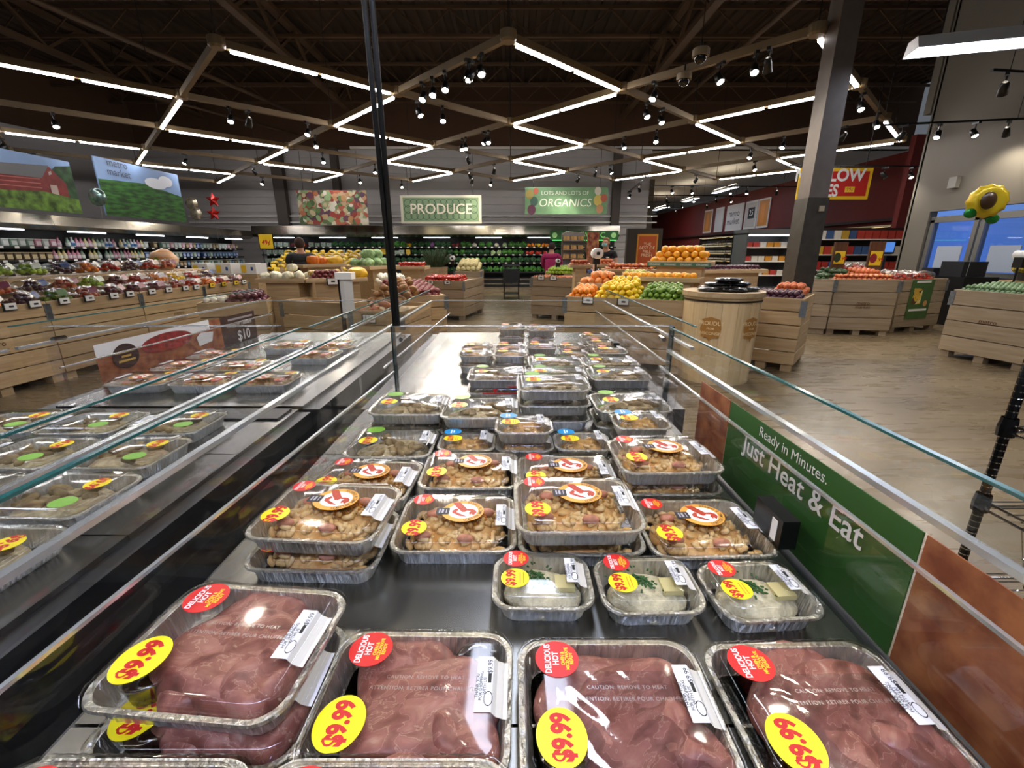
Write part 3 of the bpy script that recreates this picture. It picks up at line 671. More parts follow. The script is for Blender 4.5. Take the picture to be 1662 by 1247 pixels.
m0 = mac_meal('lobster macaroni tray topmost of the stack beside the left guard'); m0.location = tpos(-.335, .712, 1); m0.rotation_euler = (0, 0, R(-4))
for (x, y, l, a, s_) in (
    (-.338, .70, 0, -2, 'lobster macaroni tray underneath the stack beside the left guard'),
    (-.106, .748, 0, 0, 'lobster macaroni tray lying single between the two stacks'),
    (.119, .735, 1, 1, 'lobster macaroni tray topmost of the stack in the middle of its row'),
    (.125, .742, 0, 0, 'lobster macaroni tray underneath the stack in the middle of its row'),
    (.357, .735, 0, 2, 'lobster macaroni tray nearest the black sensor box on the guard'),
    (-.335, .915, 0, -3, 'lobster macaroni tray half hidden behind the left guard stack'),
    (-.100, .965, 0, 0, 'lobster macaroni tray behind the single tray, next to the blue-stickered boxes'),
    (.128, .945, 0, 0, 'lobster macaroni tray half hidden behind the middle stack'),
    (.350, .945, 1, 2, 'lobster macaroni tray topmost of the stack beside the right guard'),
    (.352, .94, 0, 0, 'lobster macaroni tray underneath the stack beside the right guard')):
    dup(m0, tpos(x, y, l), R(a), s_)
# ---- mashed potato and small trays
mash = blob_mesh('mashed_potato', mat('mashed_potato_food', '#d2ccb2', .5, var=.18, scale=70, bump=.9), .06, .046, .03, 12, .09)
herb = MB(); q = random.Random(3)
for k in range(70): a = q.uniform(0, 6.3); d_ = q.gauss(0, .018); herb.box((-.004 + d_ * cos(a), .008 + d_ * sin(a) * .9, .0375 + q.uniform(-.002, .002)), (q.uniform(.003, .008), .003, .001), a)
herb = herb.mesh('chopped_herbs', mat('green_herb', '#2c5a2c', .6))
butter = MB().box((.035, -.006, .036), (.03, .03, .008)).mesh('butter_slice', mat('butter', '#d9cf9a', .35))
def mash_meal(label):
    t = thing('mashed_potato_meal', label, 'meal tray', group='mashed potato trays'); foil_lid(t, SML)
    put('mashed_potato', mash, t, (0, 0, .004)); put('chopped_herbs', herb, t, kind='stuff'); put('butter_slice', butter, t)
    hot_sticker(t, -.042, .032, .021); price_sticker(t, -.043, -.014, .022, .021, '$9.99', True); barcode_label(t, .05, .006, .026, .055, '$5.99'); return t
s0 = mash_meal('mashed potato tray with herbs next to the bare steel deck'); s0.location = tpos(.048, .588, 0); s0.rotation_euler = (0, 0, R(-1))
dup(s0, tpos(.213, .58, 0), R(1), 'mashed potato tray in the middle of the row of three'); dup(s0, tpos(.38, .568, 0), R(4), 'mashed potato tray beside the right guard')
pasta = blob_mesh('pasta_bed', mat('baked_pasta', '#b98f52', .5, var=.35, scale=60, bump=.6), .06, .046, .03, 14, .12); pm = elbows('macaroni', 60, .098, .066, .022, macm, 9)
def blue_meal(label):
    t = thing('pasta_side_meal', label, 'meal tray', group='small blue stickered trays'); foil_lid(t, SML)
    put('pasta_bed', pasta, t, (0, 0, .004)); put('macaroni', pm, t, kind='stuff')
    s = sticker_round(t, .024, .02, blu, (-.042, .03, Z1), nm='blue_sticker'); [MB().box((x_, 0, .0006), (w_, l_, .0002)).build('small_print', whtx, s) for x_, w_, l_ in ((-.004, .004, .024), (.003, .004, .016))]
    price_sticker(t, -.036, -.016, .025, .02, '$3.99', True); barcode_label(t, .05, .008, .028, .06, '$5.99'); return t
u0 = blue_meal('small blue-stickered tray next to the green-stickered single tray'); u0.location = tpos(-.124, 1.13, 0)
for (x, y, l, s_) in ((.032, 1.13, 1, 'small blue-stickered tray on top of the middle pair'), (.034, 1.125, 0, 'small blue-stickered tray underneath the middle pair'), (.194, 1.13, 0, 'small blue-stickered tray standing single behind the lobster trays'),
                      (.358, 1.16, 1, 'small blue-stickered tray on top of the pair by the right guard'), (.36, 1.155, 0, 'small blue-stickered tray underneath the pair by the right guard')):
    dup(u0, tpos(x, y, l), 0, s_)
# ---- chicken trays with green stickers
chm = mat('roast_chicken', '#a8946c', .45, var=.4, scale=40, col2='#7a6444', bump=.5); ricem = mat('pale_rice', '#b8a988', .5, var=.25, scale=90, bump=.6)
strips = []
q = random.Random(12)
for v in range(3):
    mb = MB()
    for k in range(16):
        M = Euler((q.uniform(-.3, .3), q.uniform(-.3, .3), q.uniform(0, 6.3))).to_matrix()
        mb.ball((q.uniform(-.045, .07), q.uniform(-.05, .045), .022 + q.uniform(0, .012)), (q.uniform(.016, .03), q.uniform(.008, .013), .009), 9, 6, M=M, fn=lambda w: w * (1 + .15 * sin(5 * w.x + 3 * w.y)))
    strips.append(mb.mesh('chicken_pieces', chm, True))
ricebed = blob_mesh('rice_bed', ricem, .095, .072, .022, 31, .08)
def chick_meal(label, v=0):
    t = thing('chicken_meal', label, 'meal tray', group='green stickered chicken trays'); foil_lid(t, BIG)
    put('rice_bed', ricebed, t, (0, 0, .004)); put('chicken_pieces', strips[v], t, kind='stuff')
    sticker_round(t, .025, .021, grn, (-.062, .055, Z1), nm='green_sticker'); price_sticker(t, -.062, -.02, .025, .023, '$9.99'); barcode_label(t, .09, .012, .03, .065, '$9.99'); return t
g = [chick_meal('green-stickered chicken tray lying single behind the lobster trays by the left guard', 0), chick_meal('green-stickered chicken tray on a pair between the left guard pair and the tall stack', 1), chick_meal('green-stickered chicken tray topmost of the tall stack before the divider', 2)]
g[0].location = tpos(-.325, 1.12, 0); g[1].location = tpos(-.095, 1.27, 1); g[2].location = tpos(.13, 1.375, 2)
for (v, x, y, l, s_) in ((0, -.312, 1.30, 1, 'green-stickered chicken tray on top of the pair by the left guard'), (0, -.314, 1.295, 0, 'green-stickered chicken tray underneath the pair by the left guard'), (1, -.097, 1.27, 0, 'green-stickered chicken tray underneath the pair next to the tall stack'),
    (2, .132, 1.37, 1, 'green-stickered chicken tray in the middle of the tall stack before the divider'), (2, .13, 1.365, 0, 'green-stickered chicken tray at the bottom of the tall stack before the divider'), (1, .367, 1.32, 1, 'green-stickered chicken tray on the pair by the clear tag stand'), (1, .368, 1.315, 0, 'green-stickered chicken tray underneath the pair by the clear tag stand'),
    (0, -.055, 1.66, 1, 'green-stickered chicken tray on top just beyond the red fill lines, left guard side'), (0, -.055, 1.655, 0, 'green-stickered chicken tray underneath just beyond the red fill lines, left guard side'),
    (1, .175, 1.65, 0, 'green-stickered chicken tray underneath in the first row beyond the divider, middle'), (2, .172, 1.66, 1, 'green-stickered chicken tray on top in the first row beyond the divider, middle'), (1, .41, 1.66, 1, 'green-stickered chicken tray on top in the first row beyond the divider, right guard side'), (1, .41, 1.66, 0, 'green-stickered chicken tray underneath in the first row beyond the divider, right guard side'),
    (2, .185, 1.86, 1, 'green-stickered chicken tray on top in the second row beyond the divider, middle'), (2, .185, 1.855, 0, 'green-stickered chicken tray underneath in the second row beyond the divider, middle'), (0, .42, 1.86, 1, 'green-stickered chicken tray on top in the second row beyond the divider, right guard side'), (0, .42, 1.86, 0, 'green-stickered chicken tray underneath in the second row beyond the divider, right guard side')):
    dup(g[v], tpos(x, y, l), R(random.uniform(-2, 2)), s_)
# trays in the neighbouring case, turned the other way
n_ = 0
for j, y in enumerate((1.27, 1.06, .85, .64)):
    for i, x in enumerate((-1.53, -1.28, -1.03, -.87)):
        if i == 3 and j != 3: continue
        if i == 3: continue
        dup(g[(i + j) % 3], tpos(x + .03 * j, y, 0), R(180 + random.uniform(-4, 4)), 'green-stickered chicken tray in the neighbouring case, turned the other way round', 'chicken trays in the neighbouring case')
mat_ = MB().box((0, 0, .003), (.86, .1, .006)).build('rubber_mat', BLACK, None, (-1.21, 1.43, DECK)); tag(mat_, 'black rubber mat on the deck behind the salad trays', 'mat')
for j, y in enumerate((1.75, 1.98, 2.21, 2.44)):
    for i, x in enumerate((-1.5, -1.25, -1.0)):
        if (i + j) % 4 == 3: continue
        dup(m0, tpos(x, y, 0), R(180 + random.uniform(-5, 5)), 'lobster macaroni tray in the case with the chicken wings advertisement', 'lobster trays in the wings case')
# ---- small clear tubs far off with red and yellow stickers
def tub(label):
    t = thing('soup_tub', label, 'meal tray', group='small clear tubs beyond the divider'); foil_lid(t, SML)
    put('pasta_bed', pasta, t, (0, 0, .004)); hot_sticker(t, -.035, .028, .022); price_sticker(t, -.036, -.018, .025, .02, '$3.99', True); barcode_label(t, .05, .005, .03, .055, '$3.99'); return t
tb0 = tub('small foil tub with red and yellow stickers in the far case'); k = 0
for (x, y, n) in ((-.17, 2.02, 2), (-.17, 2.17, 2), (-.17, 2.32, 1), (-.005, 2.02, 2), (-.005, 2.17, 2), (0, 2.46, 3), (.15, 2.04, 1), (.15, 2.19, 2), (.16, 2.42, 3), (.32, 2.06, 1), (.32, 2.22, 1), (.33, 2.4, 1), (.47, 2.08, 2), (.47, 2.26, 2), (.46, 2.45, 2)):
    for l in range(n):
        if k == 0: tb0.location = tpos(x, y, l)
        else: dup(tb0, tpos(x, y, l), R(random.uniform(-4, 4)))
        k += 1
# ================================================================== CRATES AND PRODUCE
pine = wood('pine_planks', '#bda27a', '#a08258', 0); pinedark = wood('pine_planks_grey', '#a8957a', '#8a7558', 0); ply = wood('pale_plywood', '#c9b08a', '#b39468', 0)
bracket = mat('galvanised_bracket', '#7d8489', .4, .7, var=.15, scale=30); burn = mat('burnt_print', '#5a3a1c', .7)
PLK = {}
def plank(L, h, t, m):
    k = (round(L, 2), round(h, 3), t, m.name)
    if k not in PLK:
        b = .004; mb = MB()
        mb.loft([[(x, y, z) for y, z in ((-t / 2 + b, -h / 2), (t / 2 - b, -h / 2), (t / 2, -h / 2 + b), (t / 2, h / 2 - b), (t / 2 - b, h / 2), (-t / 2 + b, h / 2), (-t / 2, h / 2 - b), (-t / 2, -h / 2 + b))] for x in (-L / 2, L / 2)], 0, True, True)
        PLK[k] = mb.mesh('plank', m)
    return PLK[k]
class Crate: pass
def crate(name, label, A, B, ztop, depth, n=4, m=None, logo=None, brackets=True, foot=.09, fill=.1, group=None, z0=0.0):
    """plank crate whose front top edge runs A -> B; local x along the front, y away from it"""
    m = m or pine; A, B = Vector((A[0], A[1], 0)), Vector((B[0], B[1], 0)); d = B - A; w = d.length; rz = math.atan2(d.y, d.x)
    t = thing(name, label, 'crate', (A.x, A.y, z0), rz, group)
    zt = ztop - z0; h = (zt - foot) / n; T = .022
    for k in range(n):
        z = foot + h * (k + .5)
        for y in (T / 2, depth - T / 2): put('plank', plank(w - .004, h - .011, T, m), t, (w / 2, y + random.uniform(-.003, .003), z))
        for x in (T / 2, w - T / 2): put('plank', plank(depth - 2 * T - .008, h - .011, T, m), t, (x + random.uniform(-.003, .003), depth / 2, z), (0, 0, pi / 2))
    for x in (.035 + T, w - .035 - T):
        for y in (.035 + T, depth - .035 - T): MB().box((x, y, (foot + zt - .03) / 2 + .002), (.06, .06, zt - foot - .03)).build('corner_post', m, t)
    if foot > .02:
        for x in (.08, w / 2, w - .08):
            for y in (.08, depth - .08): MB().box((x, y, foot / 2), (.12, .1, foot)).build('foot', m, t)
    MB().box((w / 2, depth / 2, zt - fill), (w - 2 * T - .004, depth - 2 * T - .004, .012)).build('fill_board', m, t)
    if brackets:
        for x in (.0, w):
            b = MB().box((x, -.004, zt - .13), (.07, .006, .2)).box((x, -.008, zt - .07), (.07, .006, .012)).box((x, -.008, zt - .15), (.07, .006, .012)).build('bracket', bracket, t)
    if logo: text('burnt_logo', logo, .085, burn, t, (w / 2, -.002, foot + (zt - foot) * .5), (pi / 2, 0, 0), bold=.01)
    c = Crate(); c.t = t; c.w = w; c.d = depth; c.A = A; c.rz = rz; c.z = ztop - fill + .006
    c.M = Matrix.Translation((A.x, A.y, 0)) @ Matrix.Rotation(rz, 4, 'Z')
    return c
def tray(name, label, A, B, z, depth, base_z=0.0, lip=.05, ped=True, inset=.12):
    """shallow plywood display tray on a box pedestal"""
    A, B = Vector((A[0], A[1], 0)), Vector((B[0], B[1], 0)); d = B - A; w = d.length; rz = math.atan2(d.y, d.x)
    t = thing(name, label, 'display stand', (A.x, A.y, base_z), rz)
    zl = z - base_z
    MB().box((w / 2, depth / 2, zl - .01), (w, depth, .02)).build('tray_board', ply, t)
    for y in (.008, depth - .008): put('tray_lip', plank(w, lip, .016, ply), t, (w / 2, y, zl + lip / 2 - .01))
    for x in (.008, w - .008): put('tray_lip', plank(depth - .034, lip, .016, ply), t, (x, depth / 2, zl + lip / 2 - .01), (0, 0, pi / 2))
    if ped: MB().box((w / 2, depth / 2, (zl - .022) / 2), (w - 2 * inset, depth - inset, zl - .022)).build('pedestal', pine, t)
    c = Crate(); c.t = t; c.w = w; c.d = depth; c.A = A; c.rz = rz; c.z = z
    c.M = Matrix.Translation((A.x, A.y, 0)) @ Matrix.Rotation(rz, 4, 'Z')
    return c
# ------------------------------------------------------------------ produce meshes
FR = {}
def fruit(name, m, r, ratio=(1, 1, 1), fn=None, nu=12, nv=8):
    FR[name] = (MB().ball((0, 0, 0), tuple(r * k for k in ratio), nu, nv, fn=fn).mesh(name, m, True), r, ratio)
def tips(v): return Vector((v.x * (1 + .25 * abs(v.x) ** 6), v.y * (1 - .1 * v.x ** 2), v.z * (1 - .1 * v.x ** 2)))
def dimple(v): return Vector((v.x, v.y, v.z * (1 - .35 * max(0, abs(v.z) - .75) / .25)))
def lumpy(a):
    return lambda v: v * (1 + a * sin(3 * v.x + 1) * cos(4 * v.y) + a * .6 * sin(5 * v.z + 2 * v.x))
def ribs(n, a): return lambda v: Vector((v.x * (1 - a * abs(sin(n / 2 * math.atan2(v.y, v.x)))), v.y * (1 - a * abs(sin(n / 2 * math.atan2(v.y, v.x)))), v.z * (1 - .3 * (abs(v.z) > .8))))
fruit('orange', mat('orange_peel', '#e8861c', .45, var=.08, scale=60, bump=.1), .042)
fruit('mango', mat('golden_fruit_peel', '#f0a41c', .4, var=.12, scale=20), .052, (1.15, .95, .95))
fruit('lemon', mat('lemon_peel', '#f0c81e', .4, var=.08, scale=60), .037, (1.25, 1, 1), tips)
fruit('lime', mat('lime_peel', '#3f6a1c', .35, var=.35, scale=20, col2='#86a436'), .033, (1.15, 1, 1), tips)
fruit('grapefruit', mat('grapefruit_peel', '#e08a44', .45, var=.15, scale=12), .058)
fruit('red_apple', mat('red_apple_skin', '#9c2420', .3, var=.3, scale=14, col2='#d8894a'), .042, (1, 1, .92), dimple)
fruit('green_apple', mat('green_apple_skin', '#9dbb3a', .3, var=.15, scale=14), .042, (1, 1, .92), dimple)
fruit('peach', mat('peach_skin', '#d08040', .5, var=.4, scale=14, col2='#c4512f'), .042)
fruit('plum', mat('plum_skin', '#3a1a2c', .3, var=.4, scale=14, col2='#5a2c3c'), .032, (1.1, 1, 1))
fruit('tomato', mat('tomato_skin', '#b5301c', .25, var=.1, scale=10), .04, (1, 1, .82), dimple)
fruit('pear', mat('pear_skin', '#b8b44a', .4, var=.2, scale=20), .042, (1.2, .95, .95), tips)
fruit('potato', mat('russet_skin', '#8a6238', .7, var=.3, scale=20, bump=.3), .045, (1.5, 1, .9), lumpy(.08))
fruit('sweet_potato', mat('sweet_potato_skin', '#9c5a3a', .7, var=.25, scale=20, bump=.3), .045, (2.1, .85, .8), lumpy(.12))
fruit('red_potato', mat('red_potato_skin', '#6e2a2c', .6, var=.3, scale=20, bump=.2), .04, (1.25, 1, .9), lumpy(.06))
fruit('red_onion', mat('red_onion_skin', '#571f2e', .35, var=.3, scale=12), .045, (1, 1, .85))
fruit('white_pumpkin', mat('white_pumpkin_skin', '#d9d2b4', .45, var=.08, scale=8), .085, (1, 1, .78), ribs(10, .12), 30, 9)
fruit('orange_pumpkin', mat('orange_pumpkin_skin', '#d9741a', .5, var=.12, scale=8), .16, (1, 1, .9), ribs(10, .1), 40, 10)
fruit('yellow_squash', mat('yellow_squash_skin', '#e0b028', .4, var=.15, scale=8), .1, (1.6, 1, .95), ribs(8, .06), 24, 9)
fruit('striped_gourd', mat('striped_gourd_skin', '#d8b45a', .5, col2='#8a6a2a', scale=30), .07, (1, 1, .8), ribs(8, .14), 24, 8)
fruit('cabbage', mat('cabbage_leaf', '#8fb078', .6, var=.3, scale=20, bump=.5), .1, (1, 1, .85), lumpy(.1), 16, 10)
fruit('melon', mat('melon_skin', '#c9bb86', .6, var=.2, scale=40), .085)
fruit('avocado', mat('avocado_skin', '#2f4a26', .5, var=.3, scale=30), .042, (1.3, .95, .95), tips)
fruit('sprout', mat('brussels_sprout', '#6f8a5e', .6, var=.35, scale=40, bump=.4), .03, (1, 1, 1), lumpy(.12), 9, 6)
fruit('corn_white', mat('white_onion_skin', '#e2dccb', .35, var=.08, scale=12), .045, (1, 1, .9))
PH = random.Random(77)
def heap(kind, label, cat, group, c, u0, u1, v0, v1, z=None, rise=0.0, layers=2, keep=1.0, sz=1.0):
    """individual fruit packed row by row on the board of crate c; further layers sit in the gaps"""
    me, r, ra = FR[kind]; z = c.z if z is None else z; px_ = 2.02 * r * max(ra[0], ra[1]) * .97 * sz; py_ = px_ * .88; n = 0
    for L in range(layers):
        m_ = L * px_ * .5; j = 0; v = v0 + r + m_ * .8
        while v <= v1 - r - (L * .1 * px_):
            u = u0 + r * ra[0] + m_ + (px_ / 2 if j % 2 else 0)
            while u <= u1 - r * ra[0] - m_ * .6:
                if PH.random() < keep or L == 0:
                    uu, vv = u + PH.uniform(-.08, .08) * r, v + PH.uniform(-.08, .08) * r
                    zz = z + r * ra[2] * sz + L * r * 1.45 * sz + rise * (vv / c.d) + PH.uniform(0, .1) * r
                    p = c.M @ Vector((uu, vv, zz)); s = sz * PH.uniform(.92, 1.06)
                    put(kind, me, None, p, (PH.uniform(-.4, .4), PH.uniform(-.4, .4), PH.uniform(0, 6.28)), label, cat, group, scale=(s, s, s)); n += 1
                u += px_
            v += py_; j += 1
    return n
def PX(px, py, z): return az(px, py, z)
tagm = mat('tag_card', '#e4e2dc', .5); ytag = mat('yellow_tag_card', '#e8c21e', .5)
def price_tag(c, u, z, label, m=tagm, s=1.0, txt=None):
    t = thing('price_tag', label, 'price tag', c.M @ Vector((u, -.03, z)), c.rz, 'crate price tags')
    MB().box((0, .006, 0), (.15 * s, .008, .095 * s)).build('holder', BLACK, t); MB().box((.006 * s, -.001, .004), (.125 * s, .006, .075 * s)).build('card', m, t)
    if txt: text('price', txt, .06 * s, blk, t, (.01, -.006, .004), (pi / 2, 0, 0), bold=.01)
    else: MB().box((.01, -.005, .004), (.05 * s, .003, .022 * s)).build('print_block', blk, t)
# ---- right island
ci = crate('citrus_crate', 'pine plank crate heaped with oranges, lemons and limes', PX(917, 480, .93), PX(1116, 488, .93), .93, .8, brackets=True, fill=.07)
heap('orange', 'loose orange at the aisle end of the citrus crate', 'orange', 'oranges in the citrus crate', ci, .03, .40, .03, .5, rise=.12, layers=2)
heap('lemon', 'loose lemon heaped in the middle of the citrus crate', 'lemon', 'lemons in the citrus crate', ci, .38, .98, .03, .62, rise=.2, layers=3, keep=.9)
heap('lime', 'loose lime heaped beside the lemons in the citrus crate', 'lime', 'limes in the citrus crate', ci, .95, ci.w - .03, .03, .55, rise=.16, layers=3, keep=.9)
price_tag(ci, .32, .88, 'white price tag on the citrus crate under the oranges'); price_tag(ci, .78, .88, 'white price tag on the citrus crate under the lemons')
def on(c, u0, u1, v): return (c.M @ Vector((u0, v, 0)), c.M @ Vector((u1, v, 0)))
A, B = on(ci, -.02, .62, .66); gt = tray('grapefruit_stand', 'plywood tray stand holding grapefruit behind the citrus crate', A, B, 1.02, .55)
A, B = on(ci, -.02, .62, .83); gt = tray('grapefruit_stand', 'plywood tray stand holding grapefruit behind the citrus crate', *on(ci, -.02, .66, .83), 1.03, .55) if False else gt
heap('grapefruit', 'large pinkish grapefruit on the plywood tray behind the oranges', 'grapefruit', 'grapefruit on the tray', gt, .02, gt.w - .02, .02, .5, layers=2, keep=.8)
A, B = PX(1004, 453, 1.13), PX(1136, 457, 1.13)
ot = tray('orange_stand', 'plywood tray stand with one row of large oranges beside the barrel', A, B, 1.13, .4)
heap('mango', 'large orange lying in the row on the plywood stand by the barrel', 'orange', 'large oranges on the middle tray', ot, .02, ot.w - .02, .03, .3, layers=1)
price_tag(ot, .02, 1.13, 'white price card at the corner of the plywood orange stand', s=1.2)
A, B = on(ot, .28, ot.w + .06, .42)
mt = tray('mandarin_stand', 'tall stand with a green organic band carrying golden oranges', A, B, 1.33, .45)
MB().box((mt.w / 2, -.006, 1.325), (mt.w, .008, .055)).build('organic_band', mat('organic_band_green', '#3f6b52', .5), mt.t)
for k in range(4): text('band_lettering', 'ORGANIC', .035, whtx, mt.t, (mt.w * (k + .5) / 4, -.011, 1.325), (pi / 2, 0, 0))
heap('mango', 'golden orange piled on the tall green-banded stand', 'orange', 'golden oranges on the tall stand', mt, .02, mt.w - .02, .02, .42, layers=3, keep=.95)
# pears and second tier
pt = tray('pear_stand', 'low plywood tray with yellow green pears beside the grapefruit', PX(1018, 447, 1.16), PX(1052, 447, 1.16), 1.16, .35)
heap('pear', 'yellow green pear on the low tray beside the grapefruit', 'pear', 'pears on the low tray', pt, .01, pt.w, .02, .3, layers=1)
at_ = tray('apple_stand', 'plywood tray stand heaped with dark red apples behind the grapefruit', PX(985, 441, 1.15), PX(1066, 441, 1.15), 1.15, .6)
heap('red_apple', 'red apple heaped on the plywood tray behind the grapefruit', 'apple', 'apples on the middle tray', at_, .02, at_.w - .02, .02, .4, layers=2, keep=.9)
a2 = tray('apple_stand', 'boxy plywood stand with striped apples by the bread rack', PX(925, 433, 1.2), PX(962, 433, 1.2), 1.2, .5)
heap('red_apple', 'striped red apple on the boxy stand by the bread rack', 'apple', 'apples on the boxy stand', a2, .02, a2.w - .02, .02, .45, layers=2)
a3 = tray('apple_stand', 'plywood stand with pale red apples next to the bag roll post', PX(970, 432, 1.21), PX(1003, 432, 1.21), 1.21, .5)
heap('peach', 'pale red apple on the stand next to the bag roll post', 'apple', 'apples beside the roll post', a3, .02, a3.w - .02, .02, .45, layers=2)
ac = crate('apple_crate', 'pine plank crate of apples at the far aisle corner', PX(862, 449, .95), PX(940, 451, .95), .95, 1.6, brackets=True, m=pinedark, fill=.06)
heap('red_apple', 'small red apple spread in the far aisle corner crate', 'apple', 'red apples in the aisle corner crate', ac, .03, ac.w - .03, .03, .45, rise=.03, layers=1)
heap('green_apple', 'green apple behind the red ones in the far aisle corner crate', 'apple', 'green apples in the aisle corner crate', ac, .1, ac.w - .2, .6, 1.2, rise=.22, layers=2)
price_tag(ac, .25, .93, 'dark framed price tag on the far aisle corner crate, outer', s=1.1); price_tag(ac, .55, .93, 'dark framed price tag on the far aisle corner crate, inner', s=1.1)
gc = crate('garlic_crate', 'pine plank crate of bagged garlic and onions behind the apple crate', ac.M @ Vector((-.15, 2.1, 0)), ac.M @ Vector((.8, 2.1, 0)), .95, 1.0, brackets=False)
pc = crate('plum_crate', 'tall pine plank crate of plums and peaches beside the barrel', PX(1198, 479, .945), PX(1307, 485, .945), .945, .95, n=5, fill=.05, logo=None)
heap('plum', 'dark purple plum in the crate beside the barrel', 'plum', 'plums in the tall crate', pc, .03, pc.w - .03, .03, .42, rise=.05, layers=2)
heap('peach', 'orange red peach behind the plums in the tall crate', 'peach', 'peaches in the tall crate', pc, .3, pc.w - .03, .5, .9, rise=.06, layers=2)
p2 = tray('plum_stand', 'dark tray stand heaped with plums behind the platters', PX(1128, 442, 1.17), PX(1246, 441, 1.17), 1.17, .7)
heap('plum', 'plum heaped on the plywood stand behind the platters', 'plum', 'plums on the stand', p2, .05, p2.w - .05, .03, .3, layers=2, keep=.8)
# ---- crates on the right
m2 = crate('potato_crate', 'pine plank crate of apples and avocados with two price boards', PX(1358, 453, 1.02), PX(1463, 454, 1.02), 1.02, 1.3, n=4, m=pinedark, logo='metro\nmarket', fill=.06)
heap('red_apple', 'red apple along the front of the crate with two price boards', 'apple', 'apples in the price board crate', m2, .03, m2.w - .03, .03, .35, rise=.03, layers=2)
heap('avocado', 'dark green avocado at the column side of the price board crate', 'avocado', 'avocados in the price board crate', m2, .03, .5, .45, 1.0, rise=.14, layers=2)
heap('peach', 'orange peach behind the apples in the price board crate', 'peach', 'peaches in the price board crate', m2, .5, m2.w - .03, .45, 1.0, rise=.14, layers=2)
m1 = crate('side_crate', 'narrow angled pine crate joined to the column side of the price board crate', PX(1316, 452, 1.02), PX(1356, 453, 1.02), 1.02, .7, m=pinedark, brackets=False, fill=.06)
heap('avocado', 'dark green avocado in the narrow angled crate', 'avocado', 'avocados in the angled crate', m1, .03, m1.w - .03, .03, .5, layers=2)
m3 = crate('poster_crate', 'pine plank crate with a green recipe poster and bagged red potatoes', PX(1466, 454, 1.0), PX(1540, 452, 1.0), 1.0, 1.2, m=pinedark, fill=.06)
bc = crate('sprout_crate', 'wide pine plank crate of brussels sprouts near the entrance doors', PX(1549, 469, .98), PX(1700, 480, .98), .98, 1.0, m=pinedark, logo='metro\nmarket', fill=.05)
heap('sprout', 'small brussels sprout heaped in the crate near the entrance', 'sprout', 'brussels sprouts in the entrance crate', bc, .05, bc.w - .05, .03, .62, rise=.1, layers=2)
ps = thing('recipe_poster', 'green recipe poster taped to the pine crate front', 'poster', m3.M @ Vector((m3.w * .45, -.012, .62)), m3.rz)
MB().box((0, 0, 0), (.62, .006, .74)).build('sheet', mat('poster_green', '#3f5f2c', .5, var=.08), ps); MB().box((-.1, -.004, .06), (.24, .003, .3)).build('photo_print', cells('dish_print', ['#2c1e14', '#5a3a20', '#c9a23c', '#e0cf8a', '#3a2a1a'], 9), ps)
flat('bowl_print', disc(.09, 24), mat('dish_yellow', '#d0a838', .5, var=.3, scale=30), ps, (-.1, -.0066, .05), (pi / 2, 0, 0)); MB().box((0, -.004, -.2), (.5, .003, .04)).build('white_strip', WHITE, ps)
flat('badge', disc(.055, 20), mat('badge_tan', '#c08a50', .5), ps, (.17, -.0045, -.08), (pi / 2, 0, 0)); MB().box((0, -.004, .33), (.4, .003, .04)).build('white_strip', tagm, ps)
# ---- left island
wp = tray('pumpkin_stand', 'plywood tray on a box holding white pumpkins', PX(414, 457, 1.08), PX(494, 457, 1.08), 1.08, .6)
heap('white_pumpkin', 'small white pumpkin on the plywood tray', 'pumpkin', 'white pumpkins on the tray', wp, .02, wp.w - .02, .02, .55, layers=1); 
heap('white_pumpkin', 'small white pumpkin topping the others on the tray', 'pumpkin', 'white pumpkins topping the tray', wp, .35, .55, .2, .42, z=wp.z + .12, layers=1)
go = tray('gourd_stand', 'plywood tray on a box holding gourds and red onions', PX(496, 457, 1.08), PX(597, 455, 1.08), 1.08, .6)
heap('red_potato', 'red shallot heaped on the gourd tray', 'shallot', 'shallots on the gourd tray', go, .02, go.w * .62, .02, .34, layers=3, keep=.9, sz=.8)
heap('striped_gourd', 'striped gourd behind the shallots on the tray', 'gourd', 'striped gourds on the tray', go, .0, go.w * .6, .3, .58, z=go.z + .04, layers=1)
heap('yellow_squash', 'large yellow squash on the corner of the gourd tray', 'squash', 'yellow squash on the gourd tray', go, go.w * .66, go.w + .12, .08, .55, layers=1)
price_tag(go, go.w * .42, 1.07, 'white price card on the gourd stand', s=1.1)
lc = crate('onion_crate', 'low pine plank crate under the pumpkin and gourd trays', PX(455, 487, .86), PX(566, 492, .86), .86, .5, brackets=True, fill=.3)
pot = crate('potato_bin', 'pine plank bin of russet and sweet potatoes by the hanging bags', PX(568, 503, .82), PX(652, 505, .82), .82, 1.0, fill=.06)
heap('sweet_potato', 'long sweet potato along the front of the potato bin', 'sweet potato', 'sweet potatoes in the bin', pot, .02, pot.w - .02, .03, .4, rise=.05, layers=2)
heap('potato', 'brown russet potato behind the sweet potatoes', 'potato', 'russet potatoes in the bin', pot, .02, pot.w, .36, .95, rise=.22, layers=3, keep=.9)
price_tag(pot, .25, .72, 'white price card on the potato bin', s=1.2, txt='1.99')
rp_ = crate('red_potato_bin', 'pine plank bin heaped with red potatoes at the aisle', PX(640, 482, .86), PX(724, 478, .86), .86, 1.6, fill=.06)
heap('red_potato', 'small red potato heaped at the aisle corner', 'potato', 'red potatoes in the bin', rp_, .02, rp_.w - .02, .03, 1.1, rise=.2, layers=2)
heap('corn_white', 'white onion behind the red potatoes', 'onion', 'white onions in the bin', rp_, .02, rp_.w * .7, 1.1, 1.5, rise=.22, layers=2)
tc_ = crate('tomato_crate', 'pine plank crate of loose tomatoes at the aisle', PX(682, 455, .88), PX(752, 456, .88), .88, 1.6, m=pinedark, fill=.05)
